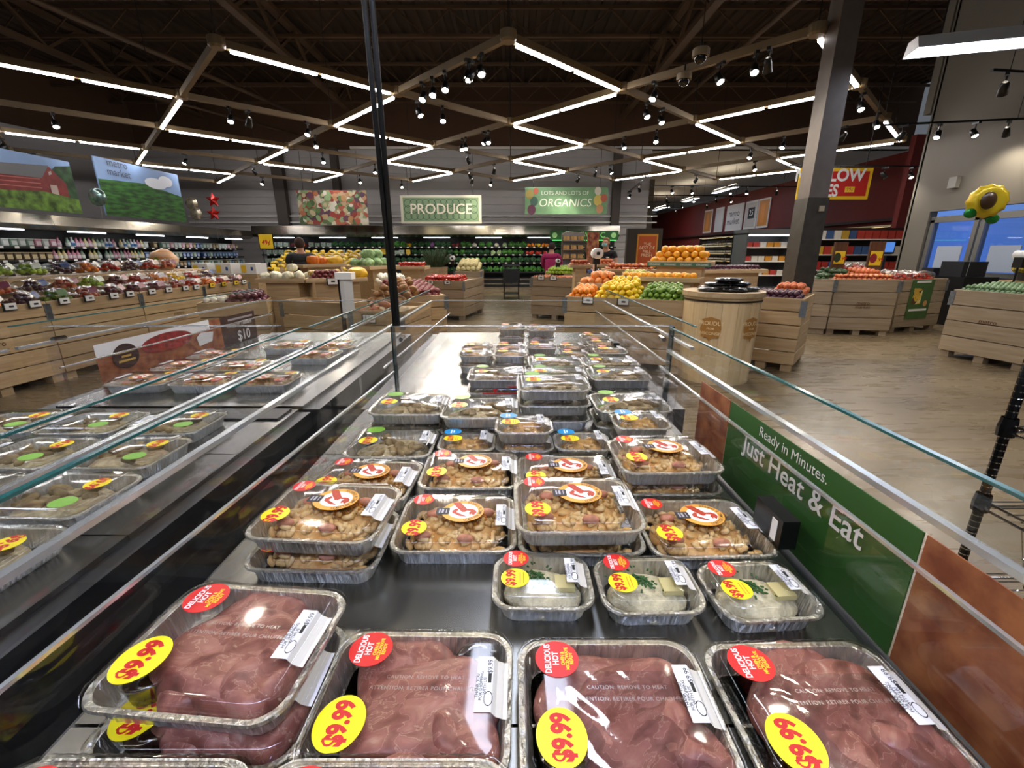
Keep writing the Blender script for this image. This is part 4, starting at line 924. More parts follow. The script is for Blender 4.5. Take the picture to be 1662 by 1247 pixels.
heap('tomato', 'loose red tomato heaped in the aisle crate', 'tomato', 'tomatoes in the aisle crate', tc_, .02, tc_.w - .05, .03, .62, rise=.1, layers=2, keep=.9)
price_tag(tc_, .25, .84, 'white price card on the tomato crate, outer side'); price_tag(tc_, .65, .84, 'white price card on the tomato crate, aisle side')
tt = tray('tomato_stand', 'plywood tray stand of vine tomatoes above the tomato crate', PX(640, 436, 1.17), PX(690, 436, 1.17), 1.17, .6)
heap('tomato', 'bright tomato piled on the upper plywood tray', 'tomato', 'tomatoes on the upper tray', tt, .02, tt.w - .02, .02, .5, layers=2, keep=.9)
mc = crate('melon_crate', 'pine plank crate of pale melons at the far end of the aisle', PX(738, 440, .88), PX(781, 440, .88), .88, 1.4, m=pinedark, fill=.05)
heap('melon', 'pale round melon in the far aisle crate', 'melon', 'melons in the far crate', mc, .02, mc.w - .02, .03, 1.2, rise=.2, layers=2)
cb = tray('cabbage_stand', 'plywood tray stand of pale green cabbages', PX(600, 436, 1.22), PX(648, 434, 1.22), 1.22, .6)
heap('cabbage', 'pale green cabbage head on the plywood stand', 'cabbage', 'cabbages on the stand', cb, .0, cb.w, .02, .58, layers=2)
pk = tray('pumpkin_shelf', 'plywood tray shelf with orange pumpkins and yellow melons', PX(492, 433, 1.23), PX(564, 431, 1.23), 1.23, .55)
for (u, v, k_, s, l_) in ((.36, .26, 'orange_pumpkin', .8, 'ribbed orange pumpkin, the larger one on the shelf'), (.58, .3, 'orange_pumpkin', .68, 'ribbed orange pumpkin next to the yellow melons'), (.82, .2, 'yellow_squash', 1, 'yellow melon lying in front on the pumpkin shelf'), (.84, .44, 'yellow_squash', .95, 'yellow melon lying behind on the pumpkin shelf')):
    me, r, ra = FR[k_]; put(k_, me, None, pk.M @ Vector((u, v, pk.z + r * ra[2] * s)), (0, 0, u), l_, 'pumpkin' if 'pump' in k_ else 'melon', None, scale=(s, s, s))
    if 'pump' in k_: o_ = bpy.data.objects.get('x')
oc = crate('onion_bin', 'pine plank crate of dark red onions in front of the bagged produce', PX(318, 492, .87), PX(432, 488, .87), .87, .7, fill=.06, brackets=False)
heap('red_onion', 'dark red onion in the crate before the bagged produce', 'onion', 'red onions in the crate', oc, .3, oc.w, .03, .6, rise=.05, layers=2)
heap('corn_white', 'pale onion at the bagged produce side of the onion crate', 'onion', 'pale onions in the crate', oc, .02, .32, .2, .6, rise=.05, layers=1)
# ---- bananas
bl = crate('banana_bin', 'sloped pine bin heaped with banana bunches', PX(430, 441, 1.02), PX(560, 441, 1.02), 1.02, 1.5, n=4, fill=.05, brackets=False)
ban = MB()
for k in range(5):
    a0 = -.5 + k * .25; pts = []; rs_ = []
    for i in range(7): tt_ = i / 6; ang = -1.1 + 2.2 * tt_; pts.append(Vector((.1 * sin(ang), a0 * .06 + .03 * (tt_ - .5) * a0, .09 * cos(ang) - .04))); rs_.append([.006, .014, .018, .019, .018, .013, .005][i])
    ban.tube(pts, rs_, 7)
banm = ban.mesh('banana_bunch', mat('banana_peel', '#e8c832', .45, var=.15, scale=12, col2='#c9a81e'), True)
q = random.Random(4)
for j in range(7):
    for i in range(9):
        u, v = .06 + i * (bl.w - .12) / 8, .08 + j * .2
        put('banana_bunch', banm, None, bl.M @ Vector((u + q.uniform(-.03, .03), v, bl.z + .06 + .07 * j)), (q.uniform(-.3, .3), q.uniform(-.3, .3), q.uniform(0, 6.3)), 'yellow banana bunch in the sloped pine bin', 'bananas', 'bananas in the sloped bin', scale=(1.25,) * 3)
MB().prism([(.03, .03, .9), (.03, 1.47, .9), (.03, 1.47, 1.46)], (bl.w - .06, 0, 0)).build('slope_board', pine, bl.t)
# ---- long bin of bagged produce on the left
BX = -5.42
bins = []
for k, (y0, y1) in enumerate(((2.6, 3.95), (3.96, 5.2), (5.21, 6.5), (6.51, 7.8), (7.81, 9.1))):
    ords = ('first', 'second', 'third', 'fourth', 'fifth')[k]
    c = crate('bag_bin', '%s pine section of the long bagged produce bin counted from its near end' % ords, (BX + .035 * (y0 - 5), y0), (BX + .035 * (y1 - 5), y1), .95, 1.5, n=5, logo='metro\nmarket' if k in (1, 3) else None, fill=.08)
    bins.append(c)
def bag_mesh(fr, cols, seed, n=9):
    me, r, ra = FR[fr]; q = random.Random(seed); mb = MB()
    for k in range(n):
        a = k * 2.4; d_ = .045 * (k ** .5); mb.ball((d_ * cos(a) * .95, d_ * sin(a) * .8, .045 + (.075 if k < 5 else .03 if k < 9 else 0) + .02 * q.random()), tuple(r * t for t in ra), 9, 6)
    return mb
film = clear('bag_film', '#f4f4f2', .10, .6, .18, 2.5)
def bag_proto(name, label, fr, lab, seed):
    t = thing(name, label, 'produce bag'); me, r, ra = FR[fr]
    mb = bag_mesh(fr, None, seed, 17); mb.build('fruit_cluster', me.materials[0], t, smooth=True, kind='stuff')
    fm = MB().ball((0, 0, .09), (.21, .18, .115), 18, 11, fn=lumpy(.16)); fm.build('film', film, t, smooth=True)
    lb = MB().loft([[(.03 + .15 * sin(a), y_, z + .012 * sin(3 * a)) for a in [-.45 + .15 * i for i in range(6)]] for y_, z in ((-.178, .11), (-.15, .165), (-.115, .19))], close=False); lb.build('band_label', mat('bag_band_' + lab, lab, .45), t)
    MB().tube([(.19, 0, .09), (.235, .01, .08), (.27, .02, .085)], [.05, .018, .045], 8).build('tied_top', film, t, smooth=True)
    return t
kinds = [('lemon_bag', 'lemon', '#d9c9a0'), ('apple_bag', 'red_apple', '#7a3a4a'), ('green_apple_bag', 'green_apple', '#dfe6cf'), ('orange_bag', 'orange', '#e4e0d8'), ('tomato_bag', 'tomato', '#d8c4b4'), ('lime_bag', 'lime', '#7f9a6a'), ('plum_bag', 'plum', '#4a5a82'), ('potato_bag', 'red_potato', '#c9a0a0')]
names = {'lemon_bag': 'yellow lemons', 'apple_bag': 'red apples', 'green_apple_bag': 'green apples', 'orange_bag': 'oranges', 'tomato_bag': 'red tomatoes', 'lime_bag': 'green limes', 'plum_bag': 'dark plums', 'potato_bag': 'small red potatoes'}
BP = {}
for k, (n_, f_, l_) in enumerate(kinds): BP[n_] = [bag_proto(n_, 'clear bag of %s' % names[n_], f_, l_, k), 0]
rows = [(.0, .19, .02, ['tomato_bag', 'lime_bag', 'orange_bag', 'orange_bag', 'tomato_bag', 'orange_bag', 'plum_bag', 'lime_bag', 'apple_bag', 'potato_bag', 'potato_bag', 'potato_bag', 'apple_bag', 'tomato_bag', 'orange_bag', 'tomato_bag', 'potato_bag']),
        (.08, .52, .13, ['lemon_bag', 'potato_bag', 'tomato_bag', 'lemon_bag', 'orange_bag', 'apple_bag', 'apple_bag', 'plum_bag', 'apple_bag', 'green_apple_bag', 'potato_bag', 'tomato_bag', 'orange_bag', 'lemon_bag', 'tomato_bag', 'plum_bag']),
        (.1, .92, .27, ['lemon_bag', 'lemon_bag', 'lemon_bag', 'apple_bag', 'apple_bag', 'apple_bag', 'green_apple_bag', 'green_apple_bag', 'green_apple_bag', 'plum_bag', 'orange_bag', 'tomato_bag', 'plum_bag', 'tomato_bag', 'apple_bag'])]
for ri, (off, v, dz, lst) in enumerate(rows):
    for k, n_ in enumerate(lst):
        y = 2.85 + off + k * .38; p = (BX - v + .035 * (y - 5), y, .882 + dz + (.05 if ri == 2 else 0))
        lab = 'clear bag of %s in the %s row of the long bagged produce bin' % (names[n_], ('front', 'middle', 'upper rear')[ri]); grp = '%s bags, %s row' % (names[n_], ('front', 'middle', 'rear')[ri])
        pr_, used = BP[n_]
        if not used: pr_.scale = (.84,) * 3; pr_.location = p; pr_.rotation_euler = (0, 0, pi / 2 + random.uniform(-.5, .5)); tag(pr_, lab, None, grp); BP[n_][1] = 1
        else: dup(pr_, p, pi / 2 + random.uniform(-.5, .5), lab, grp)
for ri, (v, dz) in enumerate(((.36, .12), (.75, .31))):   # stepped boards under the rear rows
    for c in bins: MB().box((c.w / 2, v + .55, .87 + dz / 2), (c.w - .06, 1.5 - v - .2 - .2 + (.1 if ri else 0), dz - .01)).build('step_board', pine, c.t) if False else MB().box((c.w / 2, (v + 1.44) / 2, .876 + dz / 2 - .004), (c.w - .06, 1.44 - v, dz - .012)).build('step_board', pine, c.t)
k = 0
for c in bins[1:]:
    for u in (.18, .5, .85, 1.1):
        price_tag(c, u, .93, 'small price tag clipped to the front of the long bagged produce bin', ytag if k in (1, 12, 13, 14) else tagm, .9); k += 1
o = thing('pumpkin_bag', 'big orange and white striped bag standing among the bagged produce', 'produce bag', ax(272, 448, BX - 1.2))
MB().ball((0, 0, .2), (.25, .16, .2), 18, 10, fn=lumpy(.1)).build('bag', mat('orange_bag_print', '#e8952c', .35, scale=5, col2='#e6dcc8', stretch=(.3, .3, 2)), o, smooth=True)
flat('leaf_print', disc(.05, 16), mat('leaf_print_green', '#7a9a2c', .5), o, (-.02, -.165, .2), (pi / 2, 0, 0)); o.location.z = 1.15
for k, px in enumerate((335, 372, 412)):
    t = thing('banana_box', 'white carton printed with yellow fruit beside the onion crate, number %s from the bagged produce' % ('one', 'two', 'three')[k], 'box', az(px, 436, 1.12), R(-12))
    MB().box((0, 0, .0), (.42, .35, .24)).build('carton', mat('carton_white', '#d9d8d4', .6), t); MB().box((-.12, -.177, 0), (.13, .004, .16)).build('fruit_print', mat('carton_yellow', '#e0b82a', .5), t); MB().box((.1, -.177, .0), (.06, .004, .08)).build('blue_print', mat('carton_blue', '#2c4a8a', .5), t)
    MB().box((0, 0, -.3 - .28), (.42, .35, .9)).build('crate_below', pine, t)
# ---- the barrel
bp_ = Vector((2.50, 5.35, 0))
br = thing('barrel_stand', 'tall round pale wood drum with burnt Proudly Wisconsin badges', 'drum', bp_)
n = 16
for k in range(n):
    a0, a1 = 2 * pi * k / n + .004, 2 * pi * (k + 1) / n - .004; rr_ = [(.40, 0), (.425, 1.0)]
    pts = []
    for (r, z) in rr_: pts.append([(r * cos(a), r * sin(a), z) for a in (a0, (a0 + a1) / 2, a1)] + [((r - .02) * cos(a), (r - .02) * sin(a), z) for a in (a1, (a0 + a1) / 2, a0)])
    MB().loft(pts, 0, True, True).build('stave', wood('barrel_stave', '#dcc194', '#cdae7c', 2), br)
MB().lathe([(.0, 1.001), (.445, 1.001), (.45, 1.01), (.45, 1.06), (.0, 1.06)], 48, cap=False).build('lid', ply, br, smooth=False)
MB().lathe([(.429, .955), (.433, .955), (.433, .975), (.429, .975)], 40, cap=False).build('hoop', mat('dark_hoop', '#241a12', .4), br)
bad = mat('badge_burn', '#a5722f', .6); badl = mat('badge_letter', '#e5cc9a', .6)
def curve_on(mb_pts, r, ang, z0): return [((r) * cos(ang + x / r), r * sin(ang + x / r), z0 + z) for x, z in mb_pts]
for k, ang in enumerate((R(-126), R(-62))):
    sh = [(-.10, .10), (-.06, .12), (0, .135), (.06, .12), (.10, .10), (.115, .0), (.10, -.09), (.03, -.10), (.0, -.15), (-.03, -.10), (-.10, -.09), (-.115, 0)]
    # split badge into strips so it follows the curve
    mb = MB(); xs = [-.115 + .23 * i / 12 for i in range(13)]
    for i in range(12):
        def span(x):
            t_ = abs(x) / .115; return .135 - .035 * t_ - .1 * max(0, t_ - .86) / .14, -.10 + .1 * max(0, t_ - .86) / .14
        (a, b), (c_, d) = span(xs[i]), span(xs[i + 1]); mb.poly(curve_on([(xs[i], a), (xs[i], b), (xs[i + 1], d), (xs[i + 1], c_)], .4265, ang, .66))
    mb.poly(curve_on([(-.03, -.10), (.0, -.15), (.03, -.10)], .4265, ang, .66)); bdg = mb.build('badge', bad, br)
    for s_, z, sz in (('PROUDLY', .06, .062), ('FROM', .0, .03), ('WISCONSIN', -.055, .046)):
        me = textmesh(s_, sz, badl, bold=.015).copy()
        for v in me.vertices: x, y = v.co.x, v.co.y; a = ang + x / .4275; v.co = Vector((.4285 * cos(a), .4285 * sin(a), .66 + z + y))
        put('badge_lettering', me, bdg)
q = random.Random(2)
pl_ = MB().lathe([(.0, 0), (.12, 0), (.155, .018), (.155, .03), (.13, .045), (.0, .05)], 20).mesh('platter', mat('black_glossy_plastic', '#141415', .18, coat=.5), True)
for (x, y, z) in ((-.2, -.12, 0), (.02, -.2, 0), (.22, -.08, 0), (-.08, .14, 0), (.16, .2, 0), (-.1, -.05, .052), (.15, .0, .052), (0, -.1, .104)):
    put('platter', pl_, None, bp_ + Vector((x, y, 1.062 + z)), (0, 0, q.uniform(0, 6)), 'black plastic lidded platter piled on the round wooden drum', 'platter', 'black platters on the drum')
# garlic and potato bags reuse the bag prototypes
def bags_in(c, kind, label, grp, us, vs, z, s=1.0):
    for v in vs:
        for u in us:
            b = dup(BP[kind][0], c.M @ Vector((u, v, z)), random.uniform(0, 6), label, grp); b.scale = (s, s, s)
bags_in(m3, 'tomato_bag', 'mesh bag of red potatoes on the crate with the green poster', 'potato bags on the poster crate', (.2, .55, .85), (.2, .55, .9), m3.z, 1.0)
bags_in(m2, 'tomato_bag', 'mesh bag of red potatoes at the rear of the price board crate', 'potato bags on the price board crate', (m2.w - .2, m2.w - .5), (1.12,), m2.z + .12, 1.0)
bags_in(gc, 'plum_bag', 'purple netted garlic bag in the crate behind the apples', 'garlic bags', (.2, .5, .8), (.2, .5, .8), gc.z, 1.0)
# ================================================================== WALL COOLERS
blackin = mat('black_cooler_interior', '#0b0d10', .5); canopy = mat('stainless_canopy', '#a29c90', .2, 1.0, var=.12, scale=1.5)
coolstrip = emis('cooler_lamp', '#f2f5ff', 7)
def cooler(name, label, L, loc, rz, zc0=2.1, zc1=2.55, shelves=(.62, 1.02, 1.36, 1.68)):
    """multideck wall cooler, local x along the front, y into the wall"""
    t = thing(name, label, 'cooler', loc, rz)
    MB().box((L / 2, .95, 1.1), (L, .06, 2.2)).build('back_panel', blackin, t)
    MB().box((L / 2, .5, .2), (L, 1.0, .4)).build('base', mat('black_cooler_base', '#121314', .35), t)
    MB().box((L / 2, -.01, .33), (L, .03, .06)).build('bumper', STEEL, t); MB().box((L / 2, -.01, .14), (L, .03, .05)).build('kick_rail', STEEL, t)
    n = max(1, round(L / 2.4)); s = L / n
    for k in range(n):
        MB().prism([(k * s + .006, -.08, zc0 + .1), (k * s + .006, .1, zc0), (k * s + .006, 1.0, zc0), (k * s + .006, 1.0, zc1), (k * s + .006, -.02, zc1)], (s - .012, 0, 0)).build('canopy_panel', canopy, t)
        MB().box(((k + .5) * s, .16, zc0 - .025), (s * .5, .05, .03)).build('lamp_tube', coolstrip, t)
    for z in shelves:
        d = .42 if z > 1.2 else .62
        MB().box((L / 2, .92 - d / 2, z - .015), (L, d, .03)).build('shelf', blackin, t)
        MB().box((L / 2, .92 - d - .006, z), (L, .012, .05)).build('shelf_edge', mat('shelf_edge_black', '#1a1b1d', .4), t)
    return t, Matrix.Translation(loc) @ Matrix.Rotation(rz, 4, 'Z')
bx0 = -11.1
cw, CM = cooler('produce_cooler', 'long black wall cooler of greens under a stainless canopy', 15.7, (bx0, 20.0, 0), 0)
lx, LM = cooler('juice_cooler', 'long black wall cooler of bottles and packs under a dark canopy', 13.2, (-11.35, 7.2, 0), pi / 2, 2.02, 2.36, (.7, .98, 1.28, 1.6))
def leafy(name, m, r, ratio, seed, amp=.22):
    q = random.Random(seed); p = [q.uniform(0, 6) for _ in range(6)]
    f = lambda v: v * (1 + amp * sin(6 * v.x + p[0]) * sin(7 * v.y + p[1]) + amp * .7 * sin(13 * v.z + p[2]) * cos(11 * v.x + p[3]))
    return MB().ball((0, 0, r * ratio[2]), tuple(r * k for k in ratio), 14, 9, fn=f).mesh(name, m)
LF = {'green': leafy('leafy_green', mat('leaf_green', '#3f7a2a', .6, var=.5, scale=20, bump=.4), .13, (1.1, 1, .9), 1), 'dark': leafy('kale_bunch', mat('kale_green', '#1f4a22', .6, var=.5, scale=24, bump=.4), .14, (1.1, 1, .85), 2),
      'pale': leafy('lettuce_head', mat('lettuce_green', '#a8c48a', .6, var=.3, scale=18, bump=.4), .11, (1, 1, .9), 3), 'white': leafy('cauliflower', mat('cauliflower_white', '#d8d4bc', .7, var=.15, scale=40, bump=.6), .11, (1, 1, .85), 4, .12),
      'purple': leafy('purple_cabbage', mat('purple_leaf', '#7a4a78', .6, var=.4, scale=14), .11, (1, 1, .95), 5, .08), 'red': leafy('radish_bunch', mat('radish_red', '#6a1f22', .5, var=.5, scale=20), .11, (1, 1, .8), 6)}
def cluster(name, m, r, n, seed):
    q = random.Random(seed); mb = MB()
    for k in range(n): mb.ball((q.uniform(-.11, .11), q.uniform(-.1, .1), r + q.uniform(0, .08)), (r, r, r * 1.1), 8, 6)
    return mb.mesh(name, m, True)
LF['orangep'] = cluster('pepper_pile', mat('orange_pepper', '#f0861c', .3, var=.1), .05, 7, 1); LF['yellowp'] = cluster('pepper_pile', mat('yellow_pepper', '#f2c81c', .3, var=.1), .05, 7, 2); LF['tomatop'] = cluster('tomato_pile', mat('tomato_pile_red', '#e0432a', .3, var=.1), .045, 8, 3)
LF['pack'] = MB().box((0, 0, .1), (.2, .14, .2)).mesh('salad_pack', mat('salad_pack_film', '#6f8a78', .3, var=.5, scale=16, col2='#c9d4c4'))
LF['packy'] = MB().box((0, 0, .12), (.2, .14, .24)).mesh('yellow_pack', mat('yellow_pack_film', '#e8c028', .4, var=.1))
def seq(px):  # which goods stand where on the back cooler, per shelf
    return None
ROWS = {1.68: [(400, 470, 'pack'), (470, 500, 'red'), (500, 540, 'pack'), (540, 640, 'dark'), (640, 660, 'green'), (660, 668, 'yellowp'), (668, 700, 'dark'), (690, 706, 'purple'), (706, 733, 'dark'), (733, 748, 'red'), (748, 764, 'green'), (764, 776, 'white'), (776, 800, 'green'), (800, 812, 'white'), (812, 826, 'pale'), (826, 855, 'green'), (855, 868, 'orangep'), (868, 880, 'yellowp'), (880, 896, 'orangep'), (896, 1000, 'dark')],
        1.36: [(400, 480, 'pack'), (540, 600, 'pack'), (600, 625, 'packy'), (640, 655, 'pack'), (655, 668, 'packy'), (668, 735, 'dark'), (735, 755, 'green'), (755, 795, 'dark'), (795, 815, 'pale'), (815, 832, 'green'), (832, 850, 'green'), (850, 890, 'tomatop'), (890, 1000, 'dark')],
        1.02: [(400, 560, 'pack'), (560, 640, 'pale'), (640, 760, 'dark'), (760, 830, 'green'), (830, 890, 'dark'), (890, 1000, 'green')],
        .62: [(700, 790, 'dark'), (790, 900, 'green')]}
nice = {'green': ('bunch of bright green leaves', 'leafy greens'), 'dark': ('bunch of dark green kale', 'kale'), 'pale': ('pale green lettuce head', 'lettuce'), 'white': ('white cauliflower head', 'cauliflower'), 'purple': ('purple and white cabbage', 'cabbage'), 'red': ('dark red radish bunch', 'radishes'), 'orangep': ('pile of orange peppers', 'peppers'), 'yellowp': ('pile of yellow peppers', 'peppers'), 'tomatop': ('pile of bright red tomatoes', 'tomatoes'), 'pack': ('clear pack of salad', 'salad pack'), 'packy': ('yellow bag of potatoes', 'potato bag')}
shn = {1.68: 'top', 1.36: 'second', 1.02: 'third', .62: 'lowest'}
q = random.Random(9)
for z, segs in ROWS.items():
    d = .42 if z > 1.2 else .62
    for (a, b, kind) in segs:
        xa, xb = ay(a, 400, 20.6).x, ay(b, 400, 20.6).x; n = max(1, round((xb - xa) / .27))
        for i in range(n):
            x = xa + (i + .5) * (xb - xa) / n
            if not (bx0 + .15 < x < bx0 + 15.5): continue
            lab, cat = nice[kind]; s = q.uniform(.9, 1.1)
            put(LF[kind].name.split('.')[0], LF[kind], None, (x, 20.92 - d + .16 + q.uniform(-.02, .04), z + .001), (0, 0, q.uniform(-.3, .3) if 'pack' in kind else q.uniform(0, 6.3)), '%s on the %s shelf of the back wall cooler' % (lab, shn[z]), cat, '%s, %s shelf' % (lab, shn[z]), scale=(s, s, s))
for z in (1.68, 1.36, 1.02):
    d = .42 if z > 1.2 else .62; mb = MB()
    for k in range(50): mb.box((.3 + k * .31, .92 - d - .016, z), (.09, .004, .045))
    mb.build('shelf_tag_strip', tagm, cw, kind='stuff')
# goods in the juice cooler: bottles, tubs and packs
botl = []
for k, (c1, c2) in enumerate((('#d8c98a', '#e4e0d0'), ('#cfd3d8', '#3f6fa8'), ('#c98a9c', '#e0d0d8'), ('#8aa88f', '#d8e0d8'))):
    t = thing('juice_bottle', 'x', 'bottle'); MB().lathe([(.05, 0), (.056, .02), (.056, .15), (.022, .21), (.022, .25), (.0, .25)], 10, cap=False).build('bottle', mat('bottle_body_%d' % k, c1, .3), t, smooth=True)
    MB().lathe([(.0575, .05), (.0575, .13)], 10, cap=False).build('label_band', mat('bottle_band_%d' % k, c2, .5), t); MB().lathe([(.024, .24), (.024, .27), (0, .27)], 8, cap=False).build('cap', mat('bottle_cap_%d' % k, ('#5a8a3a', '#d8d8d8', '#8a2f4a', '#2f5a3a')[k], .4), t); botl.append(t)
tubs = []
for k, (c1, c2) in enumerate((('#b8c4bc', '#dfe4e0'), ('#c48a9a', '#e8d4d8'), ('#7f9a86', '#cfd8d0'), ('#3a4a6a', '#8fb0c8'), ('#6a5a44', '#c9b890'), ('#2f4f8a', '#b8c8e0'))):
    t = thing('dip_tub', 'x', 'food tub'); MB().loft([[(x * .075, y * .06, 0) for x, y in rr(2, 2, .4, 3)], [(x * .085, y * .07, .19) for x, y in rr(2, 2, .4, 3)]], 0, True, True).build('tub', mat('tub_body_%d' % k, c1, .35), t)
    MB().box((0, -.068, .1), (.12, .006, .1)).build('label_band', mat('tub_band_%d' % k, c2, .5), t); MB().box((0, 0, .197), (.18, .15, .014)).build('lid', mat('tub_lid_%d' % k, c2, .4), t); tubs.append(t)
used = set(); q = random.Random(31)
bn = ('cream coloured', 'silver white', 'pink', 'pale green'); tn = ('pale grey', 'pink', 'sage green', 'navy blue', 'brown', 'royal blue')
for z, nm in ((1.6, 'top'), (1.28, 'second'), (.98, 'third')):
    d = .42 if z > 1.2 else .62; x = .5
    while x < 12.9:
        Y = 7.2 + x
        if z == 1.6: pool = tubs[:3] if Y < 12.2 else (botl if Y < 15 else tubs)
        elif z == 1.28: pool = [tubs[4]] if Y < 12 else ([botl[3], botl[2], botl[0]] if Y < 15 else [tubs[3], tubs[5], tubs[2]])
        else: pool = [tubs[4], tubs[2], tubs[3]]
        o = pool[min(len(pool) - 1, int(q.random() * len(pool)))]
        if q.random() < .95:
            loc = LM @ Vector((x, .92 - d + .1, z + .001)); i = (botl + tubs).index(o)
            lab = ('%s juice bottle' % bn[i] if i < 4 else '%s food tub' % tn[i - 4]) + ' on the %s shelf of the left wall cooler' % nm; grp = lab.split(' on the')[0] + ', ' + nm + ' shelf'
            if id(o) not in used: o.location = loc; o.rotation_euler = (0, 0, pi / 2); tag(o, lab, None, grp); used.add(id(o))
            else: dup(o, loc, pi / 2, lab, grp)
        x += .13 if o in botl else .19
mb = MB()
for z in (1.6, 1.28, .98):
    d = .42 if z > 1.2 else .62
    for k in range(36): mb.box((.4 + k * .35, .92 - d - .016, z), (.1, .004, .05))
mb.build('shelf_tag_strip', tagm, lx, kind='stuff')
for o in botl + tubs:
    if id(o) not in used:
        for ch in list(o.children): bpy.data.objects.remove(ch)
        bpy.data.objects.remove(o)
# green ORGANIC header
p = ay(948, 382, 19.85); t = thing('organic_header', 'lit green header reading ORGANIC on the back wall cooler', 'sign', (p.x, 19.82, p.z))
MB().box((0, .03, 0), (2.9, .06, .36)).build('panel', mat('organic_green', '#1d5a1e', .5), t); text('lettering', 'ORGANIC', .32, mat('organic_letters', '#8fe07a', .5), t, (0, -.004, 0), (pi / 2, 0, 0), bold=.015, spacing=1.35)
for x in (-1.25, 1.25): flat('leaf_badge', disc(.11, 20), mat('organic_badge', '#a8e090', .5), t, (x, -.003, 0), (pi / 2, 0, 0))
MB().box((0, -.01, -.2), (2.7, .03, .025)).build('lamp_strip', emis('green_strip', '#5cff7a', 3), t)

# ================================================================== SIGNS AND POSTERS
def board(name, label, c, w, h, rz, m, cat='sign', t_=.04, hang=True):
    t = thing(name, label, cat, c, rz); MB().box((0, 0, 0), (w, t_, h)).build('board', m, t)
    if hang:
        for x in (-.4, .4): MB().tube([(x * w, 0, h / 2), (x * w, 0, h / 2 + 1.4)], .008, 5).build('wire', cab, t)
    return t
RX = (pi / 2, 0, 0)
# PRODUCE
YS = 17.6; a, b = ay(652, 363, YS), ay(781, 317, YS); w, h = b.x - a.x, b.z - a.z
t = board('produce_sign', 'patterned green hanging sign reading PRODUCE in a cream frame', ((a.x + b.x) / 2, YS, (a.z + b.z) / 2), w, h, 0, mat('cream_frame', '#d9d4bc', .6))
MB().box((0, -.025, 0), (w - .2, .02, h - .16)).build('panel', mat('sage_green', '#7f9a72', .6), t)
dk = mat('pattern_green', '#3f5a42', .6); pw, ph = w - .2, h - .16; s = ph / 4.0
ringm = MB()
for r_ in (1.0,): ringm.loft([[(q_ * s * .5 * 1.414 * cos(2 * pi * i / 24), 0, q_ * s * .5 * 1.414 * sin(2 * pi * i / 24)) for i in range(24)] for q_ in (1, .86)])
ringm = ringm.mesh('pattern_ring', dk); nx = int(pw / s) - 1
for j in range(3):
    for i in range(nx): put('pattern_ring', ringm, t, ((i - (nx - 1) / 2) * s * (pw - .05) / (nx * s + .4 * s), -.037, (j - 1) * s * 1.05))
text('lettering', 'PRODUCE', .5, mat('cream_letters', '#ece6cc', .6), t, (0, -.045, 0), RX, bold=.012, spacing=1.0)
# ORGANICS
YO = 18.2; a, b = ay(852, 348, YO), ay(987, 304, YO); w, h = b.x - a.x, b.z - a.z
t = board('organics_sign', 'green painted hanging sign reading organics with fruit shapes', ((a.x + b.x) / 2, YO, (a.z + b.z) / 2), w, h, 0, mat('soft_green', '#6d9468', .6, var=.15, scale=2))
text('lettering', 'ORGANICS', .4, mat('chalk_letters', '#dfe6cf', .6), t, (-.05, -.026, -.08), RX, shear=.15); text('lettering', 'LOTS AND LOTS OF', .2, MATS['chalk_letters'], t, (-.05, -.026, h * .28), RX)
for (x, z, r_, c_) in ((.385, .02, .17, '#cfb85a'), (-.445, .24, .15, '#a8964e'), (-.39, -.02, .15, '#3a5a4c'), (-.42, -.33, .16, '#5c3044'), (.41, -.3, .14, '#b8845a'), (.455, .1, .13, '#b0583c'), (-.37, .36, .1, '#b0583c'), (.38, .36, .13, '#cfc8b0')):
    flat('fruit_shape', disc(r_, 14, 0, r_ * 1.15), mat('shape' + c_, c_, .6), t, (x * w, -.022 - .002 * abs(x), z * h), RX, t=.004)
# vegetables photograph
YV = 18.8; a, b = ay(488, 365, YV), ay(594, 309, YV); w, h = b.x - a.x, b.z - a.z
t = board('vegetable_poster', 'hanging photograph of mixed vegetables above the cooler canopy', ((a.x + b.x) / 2, YV, (a.z + b.z) / 2), w, h, 0, cells('vegetable_print', ['#75885a', '#a8583c', '#c9c0a0', '#4f6440', '#b39670', '#8a3a2e', '#cfc8b4', '#553648', '#8a9f70', '#b98a66'], 6.0), 'poster')
q = random.Random(6)
for k in range(70):
    r_ = q.uniform(.07, .14); flat('vegetable_print', disc(r_, 12, 0, r_ * q.uniform(.5, 1)), mat('veg%d' % (k % 9), ('#96382a', '#d0cab8', '#5c7a44', '#b08454', '#6a4050', '#86a070', '#b06a48', '#46643c', '#bfae86')[k % 9], .6), t, (q.uniform(-.44, .44) * w, -.021 - .0005 * k, q.uniform(-.42, .42) * h), (pi / 2, q.uniform(0, 3), 0), t=.0005)
